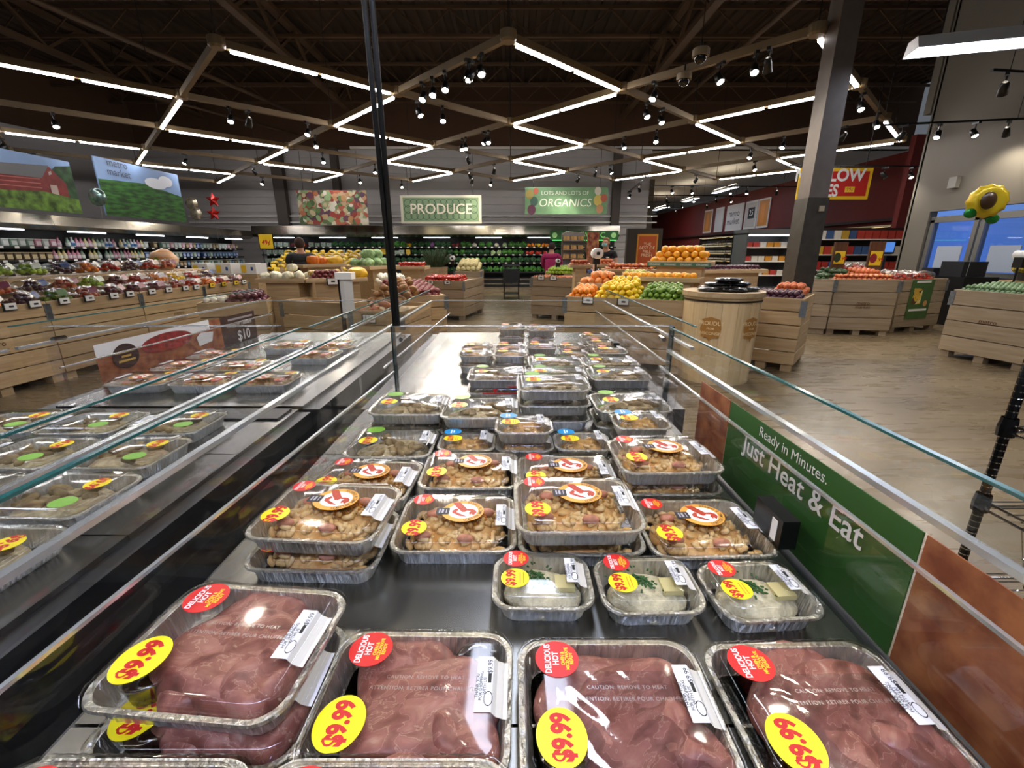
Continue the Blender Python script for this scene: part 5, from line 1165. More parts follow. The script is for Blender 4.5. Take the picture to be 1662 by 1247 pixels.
# barn and field photographs above the left cooler, facing the aisle
def left_poster(name, label, px0, px1, top, bot):
    X = -11.25; pm = (px0 + px1) / 2; y0, y1 = ax(px0, 340, X).y, ax(px1, 350, X).y; zb, zt = ax(pm, bot, X).z, ax(pm, top, X).z
    t = thing(name, label, 'poster', (X, (y0 + y1) / 2, (zb + zt) / 2), pi / 2); w, h = y1 - y0, zt - zb
    return t, w, h
def lay(t, pts, m, k, name='print'): return put(name, MB().prism([(x, -.022 - .003 * k, z) for x, z in pts], (0, -.002, 0)).mesh(name, m), t)
sky = mat('print_sky', '#7f9cc4', .6, var=.15, scale=.8)
t, w, h = left_poster('barn_poster', 'hanging photograph of a red barn above the left wall cooler', -90, 133, 245, 338)
MB().box((0, 0, 0), (w, .03, h)).build('board', sky, t); W2, H2 = w / 2, h / 2
lay(t, [(-W2, -H2), (W2, -H2), (W2, -.22 * h), (.2 * w, -.14 * h), (-.1 * w, -.2 * h), (-W2, -.1 * h)], mat('print_bushes', '#5a7a2c', .7, var=.6, scale=6), 5, 'bush_print')
lay(t, [(.28 * w, .2 * h), (.36 * w, .36 * h), (W2, .42 * h), (W2, -.3 * h), (.3 * w, -.3 * h)], mat('print_dark_trees', '#2c4a2a', .7, var=.5, scale=5), 1, 'tree_print')
lay(t, [(-W2, -.3 * h), (-W2, .1 * h), (-.36 * w, .12 * h), (-.3 * w, -.3 * h)], MATS['print_bushes'], 1, 'tree_print')
barnm = mat('print_barn_red', '#7a2420', .6, var=.2, scale=5); lay(t, [(-.36 * w, -.2 * h), (-.36 * w, .05 * h), (.22 * w, .12 * h), (.22 * w, -.24 * h)], barnm, 2, 'barn_wall_print')
lay(t, [(.22 * w, -.24 * h), (.22 * w, .12 * h), (.3 * w, .34 * h), (.42 * w, .06 * h), (.42 * w, -.26 * h)], barnm, 2, 'barn_gable_print'); lay(t, [(-.38 * w, .04 * h), (-.24 * w, .22 * h), (.3 * w, .35 * h), (.22 * w, .1 * h)], mat('print_roof', '#6a6a6c', .6), 3, 'barn_roof_print')
for k in range(3): lay(t, [(-.2 * w, (-.13 + .07 * k) * h), (-.2 * w, (-.115 + .07 * k) * h), (.2 * w, (-.075 + .08 * k) * h), (.2 * w, (-.09 + .08 * k) * h)], mat('print_rail', '#b8645a', .6), 3, 'rail_print')
lay(t, [(.27 * w, -.2 * h), (.27 * w, .0), (.33 * w, .0), (.33 * w, -.2 * h)], mat('print_door', '#b8a49a', .6), 4, 'barn_door_print'); lay(t, [(.285 * w, .17 * h), (.31 * w, .2 * h), (.31 * w, .26 * h), (.285 * w, .23 * h)], MATS['print_door'], 4, 'loft_door_print')
t, w, h = left_poster('field_poster', 'hanging photograph of a green crop field under blue sky', 170, 300, 272, 355)
MB().box((0, 0, 0), (w, .03, h)).build('board', sky, t); W2, H2 = w / 2, h / 2
lay(t, [(-W2, -H2), (W2, -H2), (W2, .04 * h), (0, .18 * h), (-W2, .12 * h)], mat('print_field', '#2c5a1e', .7, var=.6, scale=7, stretch=(.4, 1, 2)), 1, 'field_print')
for k, (x, z, r_) in enumerate(((.16, .22, .45), (.3, .3, .3))): lay(t, [(x * w + r_ * cos(a_), z * h + .16 * sin(a_)) for a_ in [2 * pi * i / 16 for i in range(16)]], mat('print_cloud', '#dfe3ea', .7), 2 + .1 * k, 'cloud_print') if abs(x) * w + r_ < W2 else None
text('lettering', 'metro\nmarket', .28, mat('print_grey_text', '#4a4f5c', .6), t, (-.27 * w, -.04, .36 * h), RX)
# red low price sign
YL = 9.2; a, b = ay(1291, 324, YL), ay(1417, 273, YL); w, h = b.x - a.x, b.z - a.z
t = board('low_price_sign', 'red hanging sign with a yellow border reading new low prices', ((a.x + b.x) / 2, YL, (a.z + b.z) / 2), w, h, 0, mat('sign_yellow', '#eec21a', .5))
MB().box((0, -.024, 0), (w - .12, .01, h - .12)).build('panel', mat('sign_red', '#c2201a', .5), t)
text('lettering', 'NEW', .3, whtx, t, (-.5, -.032, .14), RX, bold=.03, squeeze=.8); text('lettering', 'LOW', .3, whtx, t, (.2, -.032, .14), RX, bold=.03, squeeze=.95); text('lettering', 'PRICES', .3, whtx, t, (-.28, -.032, -.13), RX, bold=.03, squeeze=.8)
MB().box((.3, -.031, -.1), (.18, .004, .1)).build('price_flash', mat('sign_yellow2', '#f0d030', .5), t); text('price', '99¢', .09, redtx, t, (.3, -.0345, -.1), RX)
# fall fresh board
YB = 9.6; a, b = ay(1014, 424, YB), ay(1075, 371, YB)
t = thing('fall_board', 'dark brown standing board with an orange poster about fall produce', 'sign', ((a.x + b.x) / 2, YB, 0)); w = b.x - a.x
MB().box((0, 0, b.z / 2), (w, .12, b.z)).build('board', mat('dark_olive_board', '#2c261a', .6), t); MB().box((.06, -.065, b.z - .44), (.42, .012, .66)).build('poster_border', mat('gold_border', '#c98a1c', .5), t)
MB().box((.06, -.073, b.z - .44), (.36, .008, .58)).build('poster', mat('poster_orange', '#a84a14', .5), t); text('lettering', 'THE\nBEST OF\nFALL\nFRESH', .085, mat('poster_cream', '#e8d4b0', .5), t, (.06, -.079, b.z - .42), RX)
# 49 cent sign
p = az(447, 432, 1.1); Yp = p.y; a, b = ay(426, 403, Yp), ay(443, 381, Yp)
t = thing('banana_price_sign', 'yellow 49 cent price sign on a black post by the bananas', 'price sign', (a.x, Yp, .0)); MB().tube([(0, 0, .3), (0, 0, b.z)], .012, 6).build('post', BLACK, t)
MB().box((.14, 0, (a.z + b.z) / 2), (b.x - a.x + .06, .03, b.z - a.z + .06)).build('frame', BLACK, t); MB().box((.14, -.018, (a.z + b.z) / 2), (b.x - a.x + .02, .01, b.z - a.z + .02)).build('card', ytag, t); text('price', '49¢', .17, redtx, t, (.14, -.025, (a.z + b.z) / 2 - .03), RX, bold=.02)
MB().box((0, 0, .15), (.2, .2, .3)).build('base', BLACK, t)
# price boards on the right crate
for k, (px0, px1, top, bot, l_) in enumerate(((1346, 1377, 393, 441, 'wood framed price board with a yellow avocado card'), (1402, 1438, 392, 447, 'wood framed price board with a yellow red apple card'))):
    Yk = 9.1; a, b = ay(px0, bot, Yk), ay(px1, top, Yk); w, h = b.x - a.x, b.z - a.z
    t = thing('price_board', l_, 'price sign', ((a.x + b.x) / 2, Yk, a.z - .1)); MB().box((0, 0, h / 2 + .05), (w, .04, h + .1)).build('board', wood('board_brown', '#6b4226', '#4a2c18', 2), t)
    MB().box((0, -.025, h * .66), (w - .06, .01, h * .42)).build('card', ytag, t); MB().prism([(-w * .2 + .07 * cos(i * pi / 8), -.035, h * .66 + .09 * sin(i * pi / 8)) for i in range(16)], (0, -.003, 0)).build('fruit_print', mat('print_fruit_%d' % k, ('#2c3a22', '#8a1f2c')[k], .5), t)
    text('price', '1.99', .1, redtx, t, (w * .2, -.032, h * .62), RX, bold=.02)
# ================================================================== WINE DEPARTMENT
wx = 13.4
sw = thing('wine_shelving', 'long dark wooden wine shelving along the maroon wall', 'shelving', (wx, 16.3, 0), -pi / 2)
shm = mat('dark_shelf_wood', '#2a1a12', .6)
for i in range(4):
    y0 = 16.3 + i * 4.2
MB().box((-8.4, .4, 1.2), (16.8, .05, 2.4)).build('back_panel', shm, sw)
for z in (.5, .95, 1.4, 1.85, 2.38): MB().box((-8.4, .15, z), (16.8, .5, .04)).build('shelf', shm, sw); MB().box((-8.4, -.105, z), (16.8, .02, .05)).build('price_strip', mat('price_strip_cream', '#d8c9a0', .5), sw)
for k in range(5): MB().box((-k * 4.18 - .03, .15, 1.2), (.05, .5, 2.4)).build('upright', shm, sw)
for z in (.9, 1.35, 1.8, 2.33):  # glowing strips added to light the dark bottles
    for k in range(4): MB().box((-k * 4.18 - 2.1, -.06, z + .01), (3.6, .03, .008)).build('added_shelf_lamp', emis('added_warm_shelf_glow', '#ffe2b0', 2.5), sw)
wb = []
for k, (c1, c2) in enumerate((('#121a12', '#d9d2bc'), ('#1a0f12', '#e4dcc8'), ('#2a2410', '#c9b88a'))):
    t = thing('wine_bottle', 'x', 'bottle'); MB().lathe([(.042, 0), (.042, .19), (.016, .25), (.016, .31), (0, .31)], 8, cap=False).build('bottle', mat('wine_glass_%d' % k, c1, .15), t, smooth=True); MB().lathe([(.0435, .05), (.0435, .14)], 8, cap=False).build('label_band', mat('wine_label_%d' % k, c2, .6), t); wb.append(t)
usedw = set(); q = random.Random(8)
for z, nm in ((1.87, 'top'), (1.42, 'middle'), (.97, 'lower')):
    y = 16.6
    while y < 32.6:
        k = q.randrange(3); lab = '%s wine bottle on the %s shelf along the maroon wall' % (('green glass', 'black glass', 'amber glass')[k], nm); grp = '%s wine bottles, %s shelf' % (('green', 'black', 'amber')[k], nm); loc = (wx - .04 + .0, y, z)
        if k not in usedw: wb[k].location = loc; tag(wb[k], lab, None, grp); usedw.add(k)
        else: dup(wb[k], loc, 0, lab, grp)
        y += .17
for k, (px, m_, l_) in enumerate(((1148, '#c98a3c', 'tall amber photo panel on the maroon wall, far end'), (1166, '#d8d6d0', 'narrow white framed panel beside the white store sign, far side'), (1190, '#e4e2de', 'white framed sign with black store lettering on the maroon wall'), (1216, '#c9c4ba', 'white framed panel with a dark square on the maroon wall'), (1236, '#d08a3a', 'tall framed photo panel of a golden beer glass'))):
    X = 13.98; a = ax(px, 372 - .02 * px + 23, X); w = (.8, .75, 1.35, .85, .75)[k]; t = thing('wall_panel', l_, 'sign', (X, a.y, 3.55), -pi / 2)
    MB().box((0, -.02, 0), (w * 1.6, .04, 1.55)).build('frame', WHITE, t); MB().box((0, -.045, 0), (w * 1.6 - .2, .02, 1.35)).build('panel', mat('panel_' + m_, m_, .5), t)
    if k == 2: text('lettering', 'metro\nmarket.', .55, blk, t, (0, -.058, 0), RX)
    if k == 3: MB().box((.1, -.058, .1), (.7, .004, .6)).build('dark_print', blk, t); text('lettering', '25', .45, whtx, t, (.1, -.063, .1), RX)
    if k in (0, 4): MB().box((0, -.058, .0), (.4, .004, 1.0)).build('glass_print', mat('beer_print', '#e0902a', .4), t)
# cabinets and displays between the wine and the entrance
def cab_(name, label, cat, c, d, m, rz=0): t = thing(name, label, cat, c, rz); return t
t = thing('wood_cabinet', 'reddish brown wooden end cabinet in front of the wine shelves', 'cabinet', ay(1227, 430, 14.5) * 1.0); t.location.z = 0
MB().box((0, 0, .85), (.5, .6, 1.7)).build('carcass', wood('cherry_wood', '#7a3a1c', '#5c2812', 2), t); MB().box((0, -.31, .9), (.42, .02, 1.4)).build('door', MATS['cherry_wood'], t); MB().box((0, 0, 1.72), (.56, .66, .04)).build('top', MATS['cherry_wood'], t)
t = thing('deli_cooler', 'grey upright deli cooler with bright shelves behind the square column', 'cooler', (6.6, 12.2, 0)); 
MB().box((0, .35, 1.0), (1.3, .06, 2.0)).build('back_panel', mat('deli_grey', '#55585a', .4), t); MB().box((0, 0, .3), (1.3, .75, .6)).build('base', MATS['deli_grey'], t); MB().box((0, 0, 1.98), (1.3, .75, .12)).build('canopy', MATS['deli_grey'], t)
for x in (-.63, .63): MB().box((x, 0, 1.25), (.04, .75, 1.4)).build('side_panel', MATS['deli_grey'], t)
for z in (.9, 1.25, 1.6): MB().box((0, .05, z), (1.2, .5, .03)).build('shelf', WHITE, t)
MB().box((0, -.2, 1.9), (1.1, .06, .03)).build('lamp_tube', coolstrip, t)
q = random.Random(3)
pkm = [MB().box((0, 0, .06), (.15, .12, .12)).mesh('deli_pack', mat('deli_pack_%d' % k, c_, .5)) for k, c_ in enumerate(('#c98a2c', '#b8423a', '#d8d4c8'))]
for z, s_ in ((.915, 'lower'), (1.265, 'middle'), (1.615, 'top')):
    for k in range(6): put('deli_pack', pkm[q.randrange(3)], None, (6.15 + k * .18, 12.1, z + .001), (0, 0, 0), 'boxed deli pack on the %s shelf of the grey cooler' % s_, 'package', 'deli packs, %s shelf' % s_)
t = thing('snack_shelf', 'white lit snack shelving under the maroon wall', 'shelving', (10.6, 14.2, 0)); MB().box((0, .3, 1.1), (3.4, .05, 2.2)).build('back_panel', shm, t)
for z in (.5, .95, 1.4, 1.85): MB().box((0, .05, z), (3.4, .5, .03)).build('shelf', WHITE, t)
MB().box((0, .05, .2), (3.4, .5, .4)).build('base', shm, t)
for x in (-1.68, 1.68): MB().box((x, .05, 1.1), (.04, .5, 2.2)).build('side_panel', shm, t)
pk2 = [MB().box((0, 0, .12), (.2, .12, .24)).mesh('snack_box', mat('snack_box_%d' % k, c_, .5)) for k, c_ in enumerate(('#b83a2a', '#d8d2c4', '#c9a030', '#3a5a8a', '#a82a22'))]
for z, s_ in ((.97, 'lower'), (1.42, 'middle'), (1.87, 'top')):
    for k in range(14): i = 0 if z > 1.8 and k > 5 else q.randrange(5); put('snack_box', pk2[i], None, (9.1 + k * .23, 14.1, z - .004), (0, 0, 0), '%s snack box on the %s snack shelf' % (('red', 'cream', 'golden', 'blue', 'dark red')[i], s_), 'box', '%s snack boxes, %s shelf' % (('red', 'cream', 'golden', 'blue', 'dark red')[i], s_))
p = ay(1440, 400, 10.8); t = thing('checkout_screen', 'blue lit checkout screen on a black stand beside the maroon wall', 'screen', (p.x, 10.8, 0))
MB().tube([(0, 0, .0), (0, 0, 1.4)], .03, 8).build('post', BLACK, t); MB().box((0, 0, .02), (.3, .3, .04)).build('base', BLACK, t); MB().box((0, 0, 1.6), (.34, .05, .3)).build('screen_body', BLACK, t); MB().box((0, -.03, 1.6), (.28, .01, .22)).build('screen', emis('screen_blue', '#4a7ac8', 1.2), t)
t = thing('checkout_counter', 'black self checkout counter before the entrance doors', 'counter', (9.55, 9.9, 0)); MB().box((0, 0, .5), (.7, 1.3, 1.0)).build('body', BLACK, t); MB().box((0, -.2, 1.15), (.5, .5, .3)).build('terminal', mat('dark_terminal', '#222427', .4), t); MB().box((0, .4, 1.08), (.4, .3, .14)).build('tray', mat('dark_terminal2', '#2c2e31', .4), t)
# ================================================================== SMALL THINGS
def roll_stand(label, p, z, s=1.0, cat='bag dispenser'):
    t = thing('bag_roll_stand', label, cat, (p.x, p.y, 0)); MB().tube([(0, 0, .1), (0, 0, z)], .022 * s, 8).build('post', BLACK, t); MB().box((0, 0, .05), (.3, .3, .1)).build('base', BLACK, t)
    MB().box((0, -.02, z), (.1, .12, .14)).build('bracket', BLACK, t)
    mb = MB().lathe([(.03, -.12), (.1 * s, -.12), (.1 * s, .12), (.03, .12)], 20, cap=False); mb.v = [(v[0], v[2] - .05, v[1] + z + .1) for v in mb.v]; mb.build('bag_roll', WHITE, t, smooth=True)
    MB().box((.0, -.15, z + .1), (.04, .06, .04)).build('roll_core', BLACK, t)
    return t
roll_stand('black bag roll stand with a white roll behind the grapefruit', ay(966, 450, 7.6), 1.37, .85)
rs_ = roll_stand('black bag roll stand on the apple crate by the bending person', ay(905, 430, 11.2), .26, .5); rs_.location.z = ac.z + .03
roll_stand('black bag roll stand at the tomato crate', ay(736, 450, 13.2), 1.22, .7)
rs_ = roll_stand('black bag roll stand on the corner of the sprout crate near the doors', bc.M @ Vector((.3, .55, 0)), .42, .6); rs_.location.z = bc.z
t = thing('hanging_bags', 'roll of translucent plastic bags hanging on a dark post by the potatoes', 'bag dispenser', ay(556, 500, 5.55)); t.location.z = 0
MB().tube([(0, 0, .02), (0, 0, 1.2)], .028, 8).build('post', BLACK, t); MB().box((0, 0, .03), (.3, .3, .06)).build('base', BLACK, t)
MB().loft([[(.02 + x, -.06 - .01 * sin(30 * x), z) for x in (0, .05, .1, .15)] for z in (.72, .9, 1.1, 1.2)], close=False).build('bag_sheet', mat('milky_film', '#cfcdc6', .35), t)
MB().box((.08, -.02, 1.22), (.2, .14, .08)).build('bag_roll', WHITE, t)
# shopping cart
p = az(830, 484, 0); t = thing('shopping_cart', 'black shopping cart parked at the end of the aisle', 'cart', (p.x, p.y, 0)); blkwire = mat('black_wire', '#111112', .35, .4)
def wire(mb, a, b, r=.008): mb.tube([a, b], r, 5)
mb = MB()
for k in range(9): z = .5 + k * .065; wire(mb, (-.28, -.45, z), (.28, -.45, z)); wire(mb, (-.24, .45, z), (.24, .45, z)); wire(mb, (-.28, -.45, z), (-.24, .45, z)); wire(mb, (.28, -.45, z), (.24, .45, z))
for k in range(11): x = -.28 + k * .056; wire(mb, (x, -.45, .5), (x, -.45, 1.03)); wire(mb, (x, -.45, .5), (x * .86, .45, .5))
mb.build('basket', blkwire, t); MB().box((0, -.46, .75), (.5, .02, .42)).build('ad_panel', mat('cart_panel', '#1c1d1f', .4), t)
MB().tube([(-.3, -.5, 1.08), (.3, -.5, 1.08)], .018, 8).build('handle', mat('cart_handle', '#2a2b2d', .4), t)
mb = MB()
for x in (-.24, .24): wire(mb, (x, -.4, .12), (x, -.42, .5), .014); wire(mb, (x, -.4, .12), (x, .4, .12), .014); wire(mb, (x, .4, .12), (x, .3, .5), .014)
mb.build('frame', blkwire, t)
MB().box((0, 0, .17), (.46, .8, .02)).build('lower_rack', mat('cart_rack', '#1f2022', .4), t)
for x in (-.24, .24):
    for y in (-.4, .4): MB().tube([(x - .015, y, .06), (x + .015, y, .06)], .06, 12).build('wheel', BLACK, t)
# bread rack and autumn panel
a, b = ay(912, 424, 13.4), ay(951, 377, 13.4); w = b.x - a.x
t = thing('bread_rack', 'round-topped steel rack with boxes of buns on its shelves', 'rack', ((a.x + b.x) / 2, 13.4, 0))
MB().tube([(-w / 2, 0, 0), (-w / 2, 0, b.z - .08), (-w / 2 + .08, 0, b.z), (w / 2 - .08, 0, b.z), (w / 2, 0, b.z - .08), (w / 2, 0, 0)], .018, 8).build('frame', STEEL, t, smooth=True); MB().box((0, .3, b.z / 2), (w, .02, b.z)).build('back_panel', mat('rack_grey', '#8d8c88', .4, .3), t)
for z in (1.3, 1.55, 1.8): MB().box((0, .14, z), (w - .03, .3, .02)).build('shelf', STEEL, t)
q = random.Random(14)
for z, s_ in ((1.311, 'bottom'), (1.561, 'middle'), (1.811, 'top')):
    for k in range(3): put('bun_box', MB().box((0, 0, .06), (.15, .2, .12)).mesh('bun_box', mat('bun_box_tan', '#c49a5c', .6, var=.3, scale=12)), None, (t.location.x - .2 + k * .2, 13.52, z + .0), (0, 0, 0), 'tan box of buns on the %s shelf of the steel rack' % s_, 'box', 'bun boxes, %s shelf' % s_)
a, b = ay(951, 424, 13.35), ay(972, 377, 13.35)
t = thing('autumn_panel', 'tall panel printed with red autumn leaves beside the steel rack', 'sign', ((a.x + b.x) / 2, 13.3, 0)); MB().box((0, 0, b.z / 2), (b.x - a.x, .05, b.z)).build('panel', mat('autumn_print', '#c98a5a', .6, scale=7, col2='#7a2a1c'), t)
# rosemary tub, balloons
p = ay(707, 428, 14.0); t = thing('herb_tub', 'grey green rosemary bush in a low tub beyond the tomatoes', 'plant', (p.x, 14, 0)); MB().lathe([(.3, 0), (.36, 1.05), (.33, 1.05), (.3, .9), (0, .9)], 16, cap=False).build('tub', pine, t)
mb = MB(); q = random.Random(5)
for k in range(170): a_ = q.uniform(0, 6.3); d_ = q.uniform(.1, .5); zt = q.uniform(.25, .62); mb.tube([(.1 * cos(a_), .1 * sin(a_), 1.0), (d_ * .7 * cos(a_), d_ * .7 * sin(a_), 1.0 + zt * .6), (d_ * cos(a_), d_ * sin(a_), 1.0 + zt)], [.012, .016, .004], 4)
mb.build('foliage', mat('rosemary_green', '#4a5a3a', .7, var=.3, scale=9), t, kind='stuff')
def balloon_string(t, z): MB().tube([(0, 0, -.02), (.02, 0, -z / 2), (0, 0, -z)], .004, 4).build('ribbon', mat('ribbon_grey', '#8a8a88', .5), t)
p = ay(1602, 327, 6.9); t = thing('sunflower_balloon', 'shiny yellow sunflower foil balloon with green leaves', 'balloon', p)
MB().ball((0, 0, 0), (.24, .24, .15), 36, 12, fn=ribs(12, .08), M=Euler((pi / 2, 0, R(-25))).to_matrix()).build('petals', mat('foil_yellow', '#d0b020', .3, .3), t, smooth=True)
MB().ball((-.1, -.12, .0), (.11, .05, .12), 16, 8).build('flower_centre', mat('flower_brown', '#3a2412', .35), t, smooth=True)
for s_, z in ((-1, -.16), (1, -.24)): MB().ball((s_ * .17 - .02, 0, z), (.1, .04, .07), 12, 7).build('leaf', mat('foil_green', '#1f7a2c', .25, .3), t, smooth=True)
balloon_string(t, 1.05)
for (px, py, kind, l_) in ((158, 320, 'round', 'round silver green foil balloon between the barn and field posters'), (311, 330, 'ring', 'round silver patterned foil balloon, upper of the pair by the field poster'), (318, 347, 'ring', 'round silver patterned foil balloon, lower of the pair by the field poster'), (346, 325, 'star', 'red star foil balloon, upper one'), (347, 347, 'star', 'red star foil balloon, lower one')):
    Yb = 17.5 if px > 200 else 12.2; p = ay(px, py, Yb); t = thing('foil_balloon', l_, 'balloon', p)
    if kind == 'star':
        pts = [((.27 if i % 2 == 0 else .13) * sin(i * pi / 5), 0, (.27 if i % 2 == 0 else .13) * cos(i * pi / 5)) for i in range(10)]; mb = MB(); mb.add(pts + [(0, -.13, 0), (0, .13, 0)], [(i, (i + 1) % 10, 10) for i in range(10)] + [((i + 1) % 10, i, 11) for i in range(10)]); mb.build('foil', mat('foil_red', '#a81f1a', .25, .4), t)
    else: MB().ball((0, 0, 0), (.22, .09, .22), 20, 10).build('foil', mat('foil_silver_' + kind, '#8fa8a0' if kind == 'round' else '#b8ac94', .2, .7, var=.4, scale=9), t, smooth=True)
    balloon_string(t, .9 if px > 200 else .5)
# gold foil gift bouquet by the sprout crate
bx_ = bc.M @ Vector((.75, .78, 0))
t = thing('gold_bouquet', 'gold foil wrapped bouquet bucket behind the brussels sprouts', 'bouquet', (bx_.x, bx_.y, bc.z + .15)); q = random.Random(21)
MB().lathe([(.12, 0), (.16, .24), (.0, .24)], 14, cap=False).build('bucket', pine, t)
for k in range(9): a_ = q.uniform(0, 6.3); MB().ball((.17 * cos(a_), .14 * sin(a_), .42 + q.uniform(-.08, .16)), (.11, .05, .1), 10, 7, fn=lumpy(.2)).build('foil_leaf', mat('gold_foil', '#c9962c', .2, .8, var=.3, scale=12), t, smooth=True)
MB().tube([(0, 0, .2), (0, 0, .5)], .03, 6).build('stem', pine, t)
for k in range(4): MB().ball((.1 * cos(k * 1.6), .1 * sin(k * 1.6), .66), (.09, .06, .07), 9, 6, fn=lumpy(.2)).build('leaf', mat('bouquet_green', '#5a8a2c', .4), t, smooth=True)
for k, u in enumerate((.25, 1.15)):
    pp = bc.M @ Vector((u, .78, bc.z + .14)); t = thing('flower_pot', 'small pot of yellow mums behind the sprouts, %s side of the gold bouquet' % ('crate corner', 'rack')[k], 'flowers', pp); MB().lathe([(.08, 0), (.1, .14), (0, .14)], 12, cap=False).build('pot', mat('pot_dark', '#3a3530', .6), t); MB().ball((0, 0, .22), (.14, .14, .1), 14, 8, fn=lumpy(.2)).build('blooms', mat('mum_yellow', '#d9a41c', .6, var=.5, scale=30, col2='#5a6a2a'), t)
MB().box((bc.w / 2, .82, .98 - .06 + .1), (bc.w - .08, .3, .17)).build('rear_shelf', pine, bc.t)
# chrome wire rack at the right with baskets
t = thing('wire_rack', 'black and chrome wire shelving rack at the aisle edge', 'rack', (1.8, 1.0, 0)); rackm = mat('rack_post_black', '#1c1c1e', .25, .6)
for x in (0, .9):
    for y in (0, .5):
        po = MB().tube([(x, y, 0), (x, y, 1.75)], .016, 10).build('post', rackm, t, smooth=True); mb = MB()
        for k in range(66): mb.lathe([(.0168, -.002), (.0168, .002)], 8, (x, y, .05 + k * .025), cap=False)
        mb.build('post_rings', CHROME, po, kind='stuff')
for z in (.25, .58, .89, 1.35):
    mb = MB()
    for k in range(12): mb.tube([(0, .5 * k / 11, z), (.9, .5 * k / 11, z)], .003, 5)
    for x in (0, .9): mb.tube([(x, 0, z - .02), (x, .5, z - .02)], .005, 6); mb.tube([(x, 0, z + .01), (x, .5, z + .01)], .005, 6)
    for y in (0, .5): mb.tube([(0, y, z - .02), (.9, y, z - .02)], .005, 6)
    mb.build('wire_shelf', CHROME, t)
    for y in (0, .5): MB().lathe([(.026, -.035), (.028, 0), (.024, .035)], 12, (0, y, z), cap=False).build('shelf_clip', rackm, t)
for k, (z, c_, l_) in enumerate(((.896, '#26282a', 'dark grey carton on the upper shelf of the wire rack'), (.586, '#2a2c2e', 'dark grey carton on the middle shelf of the wire rack'), (1.356, '#232527', 'dark grey carton on the top shelf of the wire rack'))):
    o = thing('storage_carton', l_, 'box', (2.3, 1.27, z)); MB().box((0, 0, .14), (.62, .36, .28)).build('carton', mat('carton_dark_%d' % k, c_, .5), o)
    MB().box((-.315, 0, .16), (.006, .25, .05)).build('red_strip', mat('carton_red', '#b83218', .5), o)
t = thing('wire_basket', 'chrome wire basket on the lower shelf of the rack', 'basket', (2.3, 1.25, .256)); mb = MB()
for k in range(13):
    x = -.34 + k * .057; mb.tube([(x * 1.1, -.2, .24), (x, -.15, 0), (x, .15, 0), (x * 1.1, .2, .24)], .003, 5)
for z, s_ in ((.24, 1.1), (.12, 1.05), (0, 1)): mb.tube([(-.34 * s_, -.2 + .05 * (1 - z / .24), z), (.34 * s_, -.2 + .05 * (1 - z / .24), z), (.34 * s_, .2 - .05 * (1 - z / .24), z), (-.34 * s_, .2 - .05 * (1 - z / .24), z), (-.34 * s_, -.2 + .05 * (1 - z / .24), z)], .004, 5)
mb.build('wires', CHROME, t)
# dome cameras under the lattice
for k, (px, py) in enumerate(((1137, 92), (1110, 130))):
    p = az(px, py, 4.0); t = thing('dome_camera', 'black glass dome security camera under the lattice, %s' % ('nearer the column', 'farther from the column')[k], 'camera', p); MB().lathe([(.09, .1), (.11, .08), (.11, .0), (.09, 0)], 16).build('housing', mat('camera_tan', '#8a7a5c', .5), t); MB().ball((0, 0, 0), (.085, .085, .09), 14, 8).build('dome', mat('black_dome', '#08080a', .06), t, smooth=True)
    MB().tube([(0, 0, .1), (0, 0, .2)], .015, 6).build('stem', BLACK, t)

# ================================================================== PEOPLE
skinm = mat('skin', '#c08a6c', .55, var=.06, scale=20)
def skin_obj(name, joints, edges, m, parent, sub=2):
    me = bpy.data.meshes.new(name); me.from_pydata([j[0] for j in joints], edges, []); me.update(); me.materials.append(m)
    o = put(name, me, parent); md = o.modifiers.new('skin', 'SKIN'); md.use_smooth_shade = True
    for i, v in enumerate(me.skin_vertices[0].data): r = joints[i][1]; v.radius = r if isinstance(r, tuple) else (r, r)
    me.skin_vertices[0].data[0].use_root = True
    s_ = o.modifiers.new('sub', 'SUBSURF'); s_.levels = sub; s_.render_levels = sub
    return o
def hand(J, E, iw, p, d, side):
    """palm and five fingers growing from wrist joint iw"""
    p, d = Vector(p), Vector(d).normalized(); up = Vector((0, 0, 1)); s_ = d.cross(up).normalized() * side
    J.append((tuple(p + d * .05), (.032, .018))); ip = len(J) - 1; E.append((iw, ip))
    for k, (o_, L) in enumerate(((-.03, .06), (-.01, .075), (.01, .07), (.03, .055))):
        J.append((tuple(p + d * .09 + s_ * o_), .011)); a = len(J) - 1; E.append((ip, a)); J.append((tuple(p + d * (.09 + L) + s_ * o_ * 1.1 - up * .02), .008)); E.append((a, a + 1))
    J.append((tuple(p + d * .04 - s_ * .05), .012)); a = len(J) - 1; E.append((ip, a)); J.append((tuple(p + d * .08 - s_ * .065), .009)); E.append((a, a + 1))
